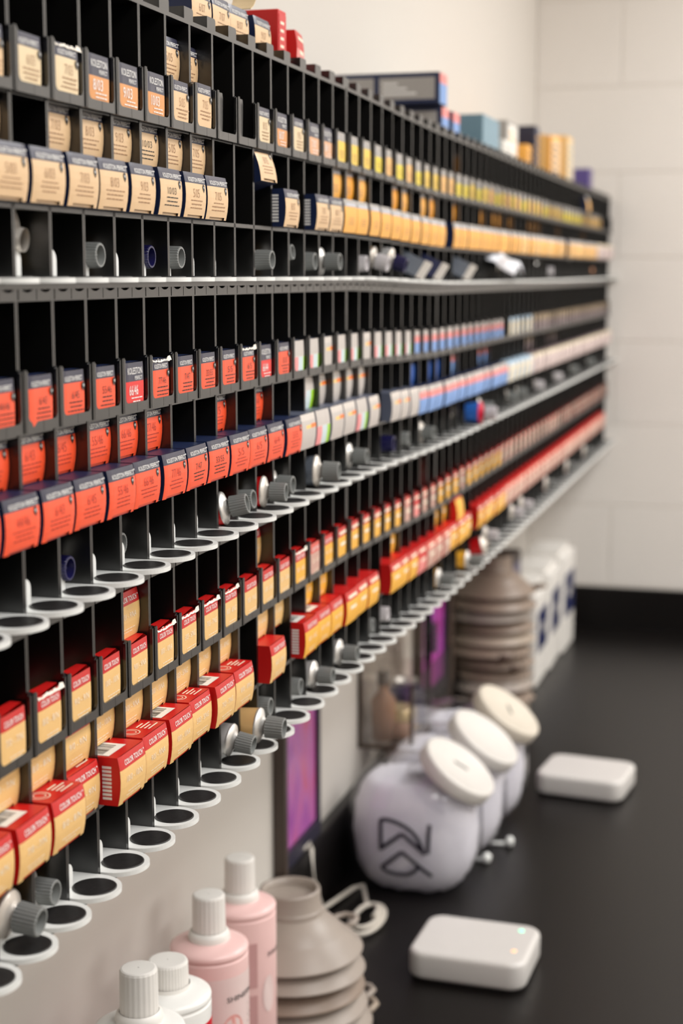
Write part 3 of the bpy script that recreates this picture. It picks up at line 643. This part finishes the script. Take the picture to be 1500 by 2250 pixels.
for i, (y, zz, lab) in enumerate(((2.018, 0, 'navy side blue front carton, lower of the stacked pair on the rack top'), (2.004, .0405, 'navy side blue front carton, upper of the stacked pair on the rack top'), (2.085, 0, 'blue and coral carton tucked just behind the stacked pair on the rack top'))):
    o = link('color_carton', None); bpy.data.objects.remove(o)
    m = MB(); m.box(-.165, 0, -.022, .022, 0, .039); o = link('color_carton', m.mesh('color_carton', P['navy']), None, (-D-.0135, y, TZ-.0075+zz)); bevel(o, .0012)
    m = MB(); m.box(-.155, -.085, -.0224, -.022, .006, .033, 0); m.box(-.078, -.006, -.0224, -.022, .006, .033, 0)
    for k in range(3): m.box(-.074, -.03-.012*k, -.0227, -.0224, .012+.006*k, .0145+.006*k, 1)
    link('side_panel', m.mesh('side_panel', [P['grey'], I_white]), o)
    m = MB(); m.box(0, .0005, -.0205, .0205, .001, .026, 0); m.box(0, .0006, -.0205, .0205, .026, .038, 1); link('front_flap', m.mesh('front_flap', [P['blue'], P['coral']]), o)
    tag(o, lab, 'box', 'boxes lying on top of the racks')
zt = TZ-.0075
upright('color_carton', 2.34, -.0135, .13, .12, .056, P['teal'], None, 'plain teal blue carton on the rack top past the navy pair', zz=zt)
upright('color_carton', 2.49, -.0135, .10, .15, .034, P['white'], [P['white'], P['grey']], 'low white carton on the rack top past the teal one', zz=zt)
upright('color_carton', 2.62, -.03, .10, .14, .075, P['grey'], [P['white'], P['gold']], 'grey and white carton behind the low white one on the rack top', zz=zt)
upright('color_carton', 2.69, -.0135, .045, .15, .044, P['gold'], [P['gold'], P['navy']], 'gold carton on the rack top between white and navy ones', zz=zt)
upright('color_carton', 2.775, -.0135, .045, .15, .082, P['navyband'], [P['navy'], P['gold2']], 'tall navy carton among the gold ones on the rack top', zz=zt)
upright('color_carton', 2.875, -.0135, .05, .15, .075, P['gold2'], [P['gold2'], P['navy']], 'pale gold carton past the tall navy one on the rack top', zz=zt, rot=.2)
upright('color_carton', 3.0, -.0135, .05, .15, .084, P['gold'], [P['tan'], P['navy']], 'gold and tan carton leaning past the pale gold one on the rack top', zz=zt, rot=-.25)
upright('color_carton', 3.19, -.0135, .08, .10, .098, P['kraft'], [P['cream'], P['teal']], 'tall kraft carton, second last on the rack top', zz=zt)
upright('color_carton', 3.54, -.0135, .055, .035, .058, P['purple'], [P['purple'], P['mauve']], 'purple carton alone at the far end of the rack top', zz=zt)

# ------------------------------------------------------------------ counter things
def bottle(x, y, body_m, cap_m, cap_prof, label, lab_m=None, text=None, rb=.0375, H=.277, ridged=True, zs=.227):
    o = link('developer_bottle', None, None, (x, y, CZ)); bpy.data.objects.remove(o)
    m = MB(); rs = rb
    e = zs
    m.lathe([(rs*.9, 0), (rs, .005), (rs, e-.0085), (rs*.998, e-.0080), (rs*.962, e-.0072), (rs*.962, e-.0052), (rs*.998, e-.0046), (rs, e-.004), (rs, e-.0015), (rs*.985, e), (rs*.90, e+.002), (rs*.74, e+.0042), (rs*.58, e+.0055), (.0195, e+.006)], 48, cap0=True)
    o = link('developer_bottle', m.mesh('developer_bottle', body_m), None, (x, y, CZ))
    m = MB()
    if cap_prof == 'tall':
        m.lathe([(.0196, e+.004), (.0200, e+.009), (.0188, e+.013), (.0165, e+.0145)], 40); rr = .0155; z0, z1 = e+.012, H; nl = 22
    else:
        m.lathe([(.0205, e+.003), (.0192, e+.009)], 40); rr = .0175; z0, z1 = e+.007, H; nl = 40
    N = nl*4; R = []
    for z, r, f in ((z0, rr*1.03, 1), (z1-.0025, rr, 1), (z1-.0006, rr*.95, .5), (z1, rr*.86, 0), (z1, .0005, 0)):
        R.append([(r*(1+f*.006*(1 if k % 4 < 2 else -1))*math.cos(2*math.pi*k/N), r*(1+f*.006*(1 if k % 4 < 2 else -1))*math.sin(2*math.pi*k/N), z) for k in range(N)])
    m.add([p for q in R for p in q], [(i*N+k, i*N+(k+1) % N, (i+1)*N+(k+1) % N, (i+1)*N+k) for i in range(4) for k in range(N)])
    link('bottle_cap', m.mesh('bottle_cap', cap_m), o)
    if lab_m:
        m = MB(); m.lathe([(rs+.0003, .03), (rs+.0003, zs-.021)], 48, mi=0)
        link('wrap_label', m.mesh('wrap_label', lab_m), o)
    if text: text(o, rs, zs)
    tag(o, label, 'bottle', 'bottles on the counter'); return o
M_pinkb = mat('pink_bottle', (240, 200, 196), .32, var=.02); M_whiteb = mat('white_bottle', (240, 239, 235), .3, var=.02)
M_pinkl = mat('pale_pink_label', (236, 212, 208), .35, var=.02); M_capw = mat('bottle_cap_white', (234, 230, 224), .4, var=.02)
M_redl = mat('red_label', (214, 22, 40), .35, var=.25, scale=25)
def cyl(r, ang0): return lambda u, v: ((r+.0006)*math.cos(ang0+u/r), (r+.0006)*math.sin(ang0+u/r), v)
def pinktext(o, rs, zs):
    m = MB(); f = cyl(rs, math.radians(-6))
    put_text(m, 'SHINEFINITY', .050, .0055, 0, zs-.045, f, 0, bold=.002)
    for i in range(4): 
        w = random.uniform(.01, .02); m.add([f(.004, zs-.056-i*.006), f(.004+w, zs-.056-i*.006), f(.004+w, zs-.0548-i*.006), f(.004, zs-.0548-i*.006)], [(0, 1, 2, 3)], 0)
    link('lettering', m.mesh('lettering', I_black, fix=False), o)
    m = MB(); f = cyl(rs, math.radians(-34)); c0 = (.0, zs-.078)
    pts = [(c0[0]+.013*math.cos(a), c0[1]+.020*math.sin(a)) for a in [2*math.pi*i/28 for i in range(28)]]; m.add([f(a, b) for a, b in pts], [tuple(range(28))], 0)
    f2 = cyl(rs+.0003, math.radians(-34)); pts = [(c0[0]+.0035*math.cos(a)*(1 if math.sin(a) < 0 else .6), c0[1]+.011*math.sin(a)) for a in [2*math.pi*i/16 for i in range(16)]]; m.add([f2(a, b) for a, b in pts], [tuple(range(16))], 1)
    link('label_emblem', m.mesh('label_emblem', [mat('salmon_ink', (236, 170, 162), .4, var=0), I_white], fix=False), o)
def pinkside(o, rs, zs):
    m = MB(); f = cyl(rs, math.radians(-48))
    for z0, z1 in ((zs-.078, zs-.030), (zs-.128, zs-.086)): m.add([f(-.008, z0), f(.003, z0), f(.003, z1), f(-.008, z1)], [(0, 1, 2, 3)], 0)
    f = cyl(rs, math.radians(6)); put_text(m, 'SHINEFINITY', .038, .005, .0, zs-.048, f, 1, bold=.002)
    pts = [(-.002+.008*math.cos(a), zs-.088+.020*math.sin(a)) for a in [2*math.pi*i/20 for i in range(20)]]; f = cyl(rs, math.radians(-18)); m.add([f(a, b) for a, b in pts], [tuple(range(20))], 2)
    link('lettering', m.mesh('lettering', [mat('rose_ink', (205, 158, 156), .4, var=0), I_black, M_pinkl], fix=False), o)
bottle(-.5091, 1.3312, M_pinkb, M_capw, 'tall', 'pale pink bottle with white label and tall white cap, nearer of two', M_pinkl, pinktext)
bottle(-.5242, 1.4611, M_pinkb, M_capw, 'tall', 'pale pink bottle standing behind the other pink one beside the grey bowls', None, pinkside, H=.264, zs=.214)
bottle(-.4900, 1.1195, M_whiteb, M_capw, 'tall', 'white bottle with tall fluted white cap at the very front', None, None, H=.299, zs=.248)
bottle(-.4966, 1.1977, M_whiteb, M_capw, 'short', 'white bottle with short flat cap and red label', M_redl, None, H=.271, zs=.241)

# stacks of upturned tint bowls
def bowl_mesh(k, m_):
    s = 1+.0*k; m = MB(); r = .0325
    out = [(.0285, -.008), (.0295, 0), (.0335, .0005), (.0343, -.003), (.0345, -.028), (.042, -.036), (.058, -.048), (.074, -.062), (.0795, -.068), (.081, -.0695), (.0795, -.071), (.075, -.069), (.056, -.045), (.030, -.022), (.0005, -.0205)]
    m.lathe(out, 48); m.lathe([(.0285, -.008), (.0005, -.009)], 48); return m.mesh('tint_bowl', m_)
M_bowl = [mat('grey_bowl_plastic', (158, 146, 136), .38, var=.03), mat('warm_grey_bowl', (138, 120, 106), .4, var=.03), mat('taupe_bowl', (166, 150, 134), .4, var=.03)]
BM = [bowl_mesh(0, q) for q in M_bowl]
hm = MB(); hm.tube([(.076, -.012, -.067), (.088, -.014, -.065), (.098, -.009, -.064), (.101, 0, -.064), (.098, .009, -.064), (.088, .014, -.065), (.076, .012, -.067)], .0035, 8); 
HM = [hm.mesh('bowl_handle', q) for q in M_bowl]
ords = ['topmost', 'second from the top', 'third from the top', 'fourth from the top', 'fifth from the top', 'sixth from the top', 'seventh from the top', 'eighth from the top', 'ninth from the top', 'tenth from the top', 'eleventh from the top', 'twelfth from the top', 'lowest']
nb = 6
for k in range(nb):
    s = 1+.035*k
    o = link('tint_bowl', BM[[0, 0, 1, 0, 0, 2][k]], None, (-.512+.002*math.sin(k*2), 1.592, -.676-.0218*k+.0695*(s-1)*.35), (random.uniform(-.02, .02), random.uniform(-.02, .02), 0)); o.scale = (s, s, 1)
    link('bowl_handle', HM[[0, 0, 1, 0, 0, 2][k]], o, None, (0, 0, math.radians(62+10*math.sin(k))))
    tag(o, 'upturned grey bowl, %s in the stack beside the pink bottles' % (ords[k] if k < nb-1 else 'lowest'), 'bowl', 'near stack of upturned tint bowls')
nb2 = 12; zt2 = -.535
for k in range(nb2):
    s = 1.0+.03*math.sin(k*1.7)
    o = link('tint_bowl', BM[[1, 1, 0, 1, 2, 1][k % 6]], None, (-.533+.004*math.sin(k*2.3), 2.95+.004*math.cos(k*1.9), zt2-.0228*k), (random.uniform(-.03, .03), random.uniform(-.03, .03), 0)); o.scale = (s, s, 1)
    link('bowl_handle', HM[[1, 1, 0, 1, 2, 1][k % 6]], o, None, (0, 0, math.radians(20+300*random.random())))
    tag(o, 'brown grey bowl, %s in the tall far stack by the white packs' % (ords[k] if k < nb2-1 else 'lowest'), 'bowl', 'far stack of upturned tint bowls')

# routers
def router(x, y, rot, label, lights):
    w, d, h, r = .147, .125, .038, .022
    m = MB(); pts = []
    for cx, cy, a0 in ((w/2-r, d/2-r, 0), (-w/2+r, d/2-r, 90), (-w/2+r, -d/2+r, 180), (w/2-r, -d/2+r, 270)):
        pts += [(cx+r*math.cos(math.radians(a0+90*i/7)), cy+r*math.sin(math.radians(a0+90*i/7))) for i in range(8)]
    m.prism(pts, .003, h); o = link('router', m.mesh('router', M_white), None, (x, y, CZ), (0, 0, rot)); bevel(o, .0065, 4)
    for p in o.data.polygons: p.use_smooth = len(p.vertices) == 4
    m = MB(); m.prism([(a*.93, b*.93) for a, b in pts], 0, .0032); link('rubber_foot', m.mesh('rubber_foot', M_pad), o)
    if lights:
        for (lx, ly, c, st) in ((.050, .040, (130, 255, 205), 1.6), (.053, -.022, (255, 190, 130), 1.1)):
            m = MB(); m.lathe([(.0032, 0), (.0032, .0005), (.0002, .0006)], 20); link('status_light', m.mesh('status_light', mat('led_%d' % int(c[0]), c, .3, var=0, emit=(c, st))), o, (lx, ly, h-.0002))
    tag(o, label, 'router', 'white routers on the counter'); return o
router(-.347, 1.835, math.radians(-2), 'white square router with green and orange lights on the black counter', True)
router(-.300, 2.565, math.radians(-7), 'plain white square router farther back on the black counter', False)

# candy style jars, neck tilted out from the wall
M_jar = bpy.data.materials.new('clear_jar_plastic'); M_jar.use_nodes = True; nt = M_jar.node_tree; nt.nodes.clear()
out = nt.nodes.new('ShaderNodeOutputMaterial'); mix = nt.nodes.new('ShaderNodeMixShader'); tr = nt.nodes.new('ShaderNodeBsdfTransparent'); tr.inputs[0].default_value = (.96, .96, .97, 1)
gl = nt.nodes.new('ShaderNodeBsdfGlossy'); gl.inputs['Roughness'].default_value = .08; fr = facing(nt)
nt.links.new(fr.outputs[0], mix.inputs[0]); nt.links.new(tr.outputs[0], mix.inputs[1]); nt.links.new(gl.outputs[0], mix.inputs[2]); nt.links.new(mix.outputs[0], out.inputs[0])
M_fill = mat('lavender_white_cotton', (232, 229, 238), .8, var=.08, scale=30, sss=.4); M_lid = mat('jar_lid_white', (222, 217, 211), .4, var=.02); M_lid2 = mat('jar_lid_cream', (218, 208, 192), .4, var=.02)
NV = Vector((.577, -.06, .80)).normalized()
def jar_shell(sc, hgt=1.0):
    """rounded body with flattened bottom and flat sides, in jar coordinates with origin on the counter"""
    m = MB(); nu, nv = 40, 22; A, B, C = .083*sc, .064*sc, .088*sc; vs = []; zc = .080*sc
    for j in range(nv+1):
        th = math.pi*j/nv
        for i in range(nu):
            ph = 2*math.pi*i/nu
            e = .75
            cx = math.copysign(abs(math.cos(ph))**e, math.cos(ph)); cy = math.copysign(abs(math.sin(ph))**e, math.sin(ph))
            st = abs(math.sin(th))**e; ct_ = math.copysign(abs(math.cos(th))**e, math.cos(th))
            p = Vector((A*st*cx, B*st*cy, zc+C*ct_)); p.z = max(p.z, .001+(1-sc)*.1); vs.append(p)
    m.add(vs, [(j*nu+i, j*nu+(i+1) % nu, (j+1)*nu+(i+1) % nu, (j+1)*nu+i) for j in range(nv) for i in range(nu)], 0, True)
    return m, zc
def jar(x, y, lidm, label, emblem, slot, fill_label):
    m, zc = jar_shell(1.13); q = NV.to_track_quat('Z', 'Y')
    neck = [(.058, .060), (.051, .080), (.050, .098)]
    mm = MB(); mm.lathe(neck, 40); m.add([q @ Vector(v)+Vector((0, 0, zc)) for v in mm.v], mm.f, 0, True)
    o = link('storage_jar', m.mesh('storage_jar', M_jar), None, (x, y, CZ)); L = Matrix.Translation((0, 0, zc)) @ q.to_matrix().to_4x4()
    mm = MB(); R = .0575; mm.lathe([(R*.9, .091), (R*.985, .091), (R, .094), (R, .109), (R*.97, .112), (R*.9, .1125), (R*.88, .1118), (.0005, .1118)], 56)
    li = link('jar_lid', mm.mesh('jar_lid', lidm), o); li.matrix_local = L
    if slot:
        mm = MB(); mm.box(-.0022, .0022, -.011, .011, .1118, .1123); so = link('lid_mark', mm.mesh('lid_mark', mat('lid_mark_grey', (66, 68, 66), .5, var=0)), li)
        so.rotation_euler = (0, 0, slot)
    if emblem:
        em = MB(); yb = -.066
        def at(u, v):    # point on the jar side that faces along -Y
            zz = .078+v; a = max(-1, min(1, u/.0938)); c = max(-1, min(1, (zz-zc)/.0994))
            e = 2/.75; r = max(0, 1-abs(c)**e); s = max(0, r**(.75)) if False else max(0, r); k = max(0, s-abs(a)**e)
            return Vector((u, -.0723*k**(1/e)-.0014, zz))
        def stroke(pts, w=.0056):
            for (a, b), (c, d) in zip(pts, pts[1:]):
                L_ = math.hypot(c-a, d-b)
                if L_ < 1e-6: continue
                nx, ny = -(d-b)/L_*w/2, (c-a)/L_*w/2; N = 5
                vs = []
                for i in range(N+1):
                    t = i/N; px, py = a+(c-a)*t, b+(d-b)*t; vs += [at(px+nx, py+ny), at(px-nx, py-ny)]
                em.add(vs, [(2*i, 2*i+1, 2*i+3, 2*i+2) for i in range(N)])
        stroke([(-.034, .037), (-.033, -.007)]); stroke([(-.034, .037), (-.022, .038), (-.010, .035), (.002, .030), (.012, .023), (.020, .013), (.028, -.008)])
        stroke([(.035, .036), (.033, -.006)]); stroke([(-.033, -.004), (-.003, .020), (.027, -.004)]); stroke([(-.033, -.033), (-.003, -.006), (.038, -.040)])
        stroke([(-.033, -.033), (-.026, -.038), (-.012, -.041), (.004, -.040), (.014, -.034), (.022, -.023)])
        link('jar_emblem', em.mesh('jar_emblem', mat('emblem_black', (34, 30, 44), .4, var=0), fix=False), o)
    tag(o, label, 'jar', 'tilted jars on the counter')
    fm, _ = jar_shell(1.07); rnd = random.Random(int(y*100)); vs = []
    for v in fm.v:
        v = Vector(v); c = Vector((0, 0, .088)); d = v-c; v = c+d*(1-.035*rnd.random()); v.z = min(v.z, .158+.004*rnd.random()); v.z = max(v.z, .0035); vs.append(tuple(v))
    fm.v = vs; f = link('cotton_filling', fm.mesh('cotton_filling', M_fill), None, (x, y, CZ)); tag(f, fill_label, 'cotton', kind='stuff')
    return o
jar(-.482, 2.085, M_lid, 'clear tilted jar with black emblem and slotted white lid, nearest jar', True, .35, 'lavender white cotton packed in the nearest jar with the emblem')
jar(-.474, 2.236, M_lid, 'clear tilted jar with plain white lid between two other jars', False, 0, 'lavender white cotton packed in the jar between the others')
jar(-.466, 2.387, M_lid2, 'clear tilted jar with cream lid, farthest of the jars', False, -.9, 'lavender white cotton packed in the farthest jar')

# small pegs, cable, tub
def peg(x, y, rot, L, label):
    m = MB(); m.tube([(-L, 0, .004), (-L*.4, .001, .004), (-.004, 0, .005)], [.003, .0026, .003], 10); o = link('plastic_peg', m.mesh('plastic_peg', M_tongue), None, (x, y, CZ), (0, 0, rot))
    m = MB(); m.lathe([(.0002, -.006), (.006, -.005), (.0085, 0), (.006, .005), (.0002, .006)], 20, axis='x'); link('peg_head', m.mesh('peg_head', M_tongue), o, (0, 0, .0085)); tag(o, label, 'peg', 'white pegs beside the jars')
peg(-.377, 2.262, .1, .045, 'white plastic peg with round head poking out past the jars')
peg(-.398, 2.185, -.2, .035, 'small white plastic peg lying closer to the front jar')
m = MB(); pts = [(WX+.012, 1.90, -.752), (WX+.012, 1.93, -.753), (WX+.020, 1.915, -.757), (WX+.026, 1.905, -.80), (-.575, 1.93, CZ+.012), (-.560, 2.03, CZ+.004), (-.548, 2.045, CZ+.004), (-.530, 1.99, CZ+.004)]
cx, cy = -.512, 1.925
for i in range(46):
    a = math.radians(120-i*19); r = .030-.0003*i; pts.append((cx+r*.75*math.cos(a), cy+r*1.9*math.sin(a), CZ+.0045+.00025*i))
m.tube(pts, .0032, 8); o = link('cable', m.mesh('cable', mat('white_cable', (214, 206, 194), .45, var=.03))); tag(o, 'white cable dropping from the ledge into a loose coil beside the near bowls', 'cable')
m = MB(); m.lathe([(.030, 0), (.032, .004), (.033, .05)], 36, cap0=True, cap1=True); o = link('plastic_tub', m.mesh('plastic_tub', M_tongue), None, (-.548, 2.62, CZ)); m = MB(); m.lathe([(.035, .05), (.035, .060), (.033, .062), (.0005, .062)], 36); link('tub_lid', m.mesh('tub_lid', M_whitecap), o); tag(o, 'small whitish tub behind the farthest jar', 'tub')

# framed purple prints standing on the ledge
def swirl(name, c0, c1, c2, sc):
    m = bpy.data.materials.new(name); m.use_nodes = True; nt = m.node_tree; b = nt.nodes['Principled BSDF']; b.inputs['Roughness'].default_value = .25
    tc = nt.nodes.new('ShaderNodeTexCoord'); mp = nt.nodes.new('ShaderNodeMapping'); mp.inputs['Scale'].default_value = (sc, sc*2.2, sc); n = nt.nodes.new('ShaderNodeTexNoise'); n.inputs['Scale'].default_value = 1; n.inputs['Detail'].default_value = 2; n.inputs['Distortion'].default_value = 1.6
    cr = nt.nodes.new('ShaderNodeValToRGB'); cr.color_ramp.elements[0].color = lin(c0); cr.color_ramp.elements[0].position = .3; cr.color_ramp.elements[1].color = lin(c2); cr.color_ramp.elements[1].position = .72
    e = cr.color_ramp.elements.new(.5); e.color = lin(c1)
    nt.links.new(tc.outputs['Object'], mp.inputs[0]); nt.links.new(mp.outputs[0], n.inputs['Vector']); nt.links.new(n.outputs['Fac'], cr.inputs[0]); nt.links.new(cr.outputs[0], b.inputs['Base Color']); return m
M_navyframe = mat('navy_frame', (44, 42, 58), .35, var=.05); M_brownframe = mat('brown_frame', (74, 62, 54), .4, var=.08)
def poster(y0, y1, label, art, marks):
    w = y1-y0; h = .345; m = MB(); t = .010; o = link('framed_print', None, None, (0, 0, 0)); bpy.data.objects.remove(o)
    m.box(0, .013, 0, .009, 0, h); m.box(0, .013, w-.009, w, 0, h); m.box(0, .013, .009, w-.009, 0, .022); m.box(0, .013, .009, w-.009, h-.01, h); m.box(0, .006, .009, w-.009, .022, h-.01)
    o = link('framed_print', m.mesh('framed_print', M_navyframe), None, (WX+.0006, y0, -.7565), (0, 0, 0))
    m = MB(); m.box(.006, .0085, .010, w-.010, .023, h-.011); link('print_sheet', m.mesh('print_sheet', art), o)
    m = MB(); m.box(0, .016, -.012, -.0005, 0, h); link('frame_edge', m.mesh('frame_edge', M_brownframe), o)
    if marks == 2: m = MB(); m.box(0, .018, w+.0005, w+.05, 0, h); link('frame_edge', m.mesh('frame_edge', M_brownframe), o)
    tag(o, label, 'picture', 'purple prints on the ledge'); return o
poster(1.824, 1.979, 'framed swirling purple and magenta print on the ledge nearest the bowls', swirl('magenta_swirl', (146, 62, 160), (190, 104, 178), (206, 92, 132), 6), 1)
poster(2.59, 2.80, 'framed plain violet to magenta print on the ledge farther away', swirl('violet_fade', (176, 80, 204), (214, 96, 204), (214, 30, 160), 3), 2)

# clear wall caddy with its contents
M_acr = bpy.data.materials.new('smoky_acrylic'); M_acr.use_nodes = True; nt = M_acr.node_tree; nt.nodes.clear()
out = nt.nodes.new('ShaderNodeOutputMaterial'); mix = nt.nodes.new('ShaderNodeMixShader'); tr = nt.nodes.new('ShaderNodeBsdfTransparent'); tr.inputs[0].default_value = (.97, .955, .94, 1)
gl = nt.nodes.new('ShaderNodeBsdfGlossy'); gl.inputs['Roughness'].default_value = .1; fr = facing(nt)
nt.links.new(fr.outputs[0], mix.inputs[0]); nt.links.new(tr.outputs[0], mix.inputs[1]); nt.links.new(gl.outputs[0], mix.inputs[2]); nt.links.new(mix.outputs[0], out.inputs[0])
y0, y1, z0, z1, xd = 2.22, 2.50, -.705, -.565, WX+.085
m = MB(); t = .003
for bx in ((WX+.001, xd, y0, y0+t, z0, z1), (WX+.001, xd, y1-t, y1, z0, z1), (WX+.001, xd, y0, y1, z0, z0+t), (xd-t, xd, y0, y1, z0, z1-.04), (WX+.001, WX+.004, y0, y1, z0, z1)): m.box(*bx)
cad = link('wall_caddy', m.mesh('wall_caddy', M_acr)); tag(cad, 'smoky clear caddy mounted on the white wall above the jars', 'caddy')
M_edge = mat('smoky_edge', (70, 56, 46), .3, var=.05); m = MB()
for bx in ((WX+.001, WX+.006, y0-.002, y0+.004, z0, z1), (xd-.004, xd+.001, y0-.002, y0+.004, z0, z1-.04), (WX+.001, xd, y0-.002, y0+.003, z0-.003, z0+.003), (xd-.004, xd+.001, y0, y1, z0-.003, z0+.003), (xd-.004, xd+.001, y1-.005, y1, z0, z1-.04)): m.box(*bx)
link('edge_trim', m.mesh('edge_trim', M_edge), cad)
def small(name, prof, mt, x, y, zz, label, cat, capm=None, capp=None):
    m = MB(); m.lathe(prof, 28, cap0=True); o = link(name, m.mesh(name, mt), None, (x, y, zz))
    if capm: m = MB(); m.lathe(capp, 28, cap1=True); link('jar_cap' if cat == 'jar' else 'bottle_cap', m.mesh('cap', capm), o)
    tag(o, label, cat); return o
small('cream_jar', [(.020, 0), (.023, .003), (.023, .026)], mat('blush_jar', (205, 170, 150), .35), xd-.033, 2.285, z0+.0032, 'small blush jar with shiny gold cap in the wall caddy', 'jar', mat('gold_cap', (232, 214, 170), .25, metal=.6), [(.0245, .026), (.0245, .042), (.022, .045)])
small('brown_bottle', [(.018, 0), (.019, .06), (.008, .075), (.008, .09)], mat('amber_glass', (150, 110, 84), .2), WX+.03, 2.26, z0+.0032, 'amber brown bottle at the near end of the wall caddy', 'bottle', M_edge, [(.010, .085), (.010, .105)])
small('dark_jar', [(.028, 0), (.030, .004), (.030, .05), (.026, .056), (.0005, .057)], mat('ink_blue_jar', (58, 54, 84), .3), WX+.042, 2.36, z0+.0032, 'dark indigo jar behind the gold capped one in the wall caddy', 'jar')
m = MB(); n = 24; pts = [(.026*math.cos(2*math.pi*i/n), .115+.040*math.sin(2*math.pi*i/n)) for i in range(n)]; m.prism(pts, -.006, .006, 'x'); m.box(-.005, .005, -.007, .007, 0, .085)
o = link('hair_brush', m.mesh('hair_brush', mat('black_gloss', (22, 20, 22), .25, var=.05)), None, (WX+.055, 2.455, z0+.0035), (0, 0, .25)); bevel(o, .002)
m = MB()
for i in range(5):
    for j in range(5): m.tube([(.006, -.014+.007*i, .095+.010*j), (.016, -.014+.007*i, .095+.010*j)], .0011, 5)
bo = link('bristles', m.mesh('bristles', M_dkcap), o); bo['kind'] = 'stuff'; tag(o, 'black paddle brush standing in the far end of the wall caddy', 'brush')
small('steel_cup', [(.018, 0), (.020, .055), (.021, .056), (.019, .055), (.017, .004)], M_alu, WX+.030, 2.405, z0+.0032, 'small shiny metal cup in the wall caddy beside the black brush', 'cup')

# white packs with navy print, far end of the counter
M_pack = mat('white_pack', (236, 232, 226), .45, var=.02); M_nv = mat('pack_navy', (22, 34, 84), .4, var=.1)
for i, (yy, hh, lab) in enumerate(((3.185, .20, 'white pack with navy panel beside the far bowls, first of the row'), (3.345, .215, 'white pack with navy panel in the middle of the row of three'), (3.505, .225, 'white pack with navy panel last of the row near the end wall'))):
    m = MB(); m.box(-.10, 0, 0, .152, 0, hh); o = link('powder_pack', m.mesh('powder_pack', M_pack), None, (-.482+.006*i, yy, CZ), (0, 0, random.uniform(-.03, .03))); bevel(o, .006, 3)
    m = MB(); m.box(0, .0008, .012, .140, hh*.36, hh*.80); link('navy_panel', m.mesh('navy_panel', M_nv), o)
    m = MB(); m.box(.0008, .0014, .055, .098, hh*.54, hh*.64); link('panel_mark', m.mesh('panel_mark', M_white), o)
    m = MB(); m.box(-.085, -.015, .004, .148, hh-.001, hh+.012); link('folded_top', m.mesh('folded_top', M_pack), o); bevel(o.children[-1], .005, 2)
    tag(o, lab, 'pack', 'white packs along the wall')
m = MB(); m.box(-.085, 0, 0, .11, 0, .3); o = link('storage_box', m.mesh('storage_box', mat('dark_brown_box', (58, 46, 42), .5, var=.08)), None, (-.515, 3.06, CZ)); bevel(o, .003); tag(o, 'dark brown box standing between the far bowls and the white packs', 'box')
m = MB(); m.box(.0, .0008, .015, .095, .19, .28); link('front_label', m.mesh('front_label', mat('grey_violet_label', (110, 104, 124), .5)), o)
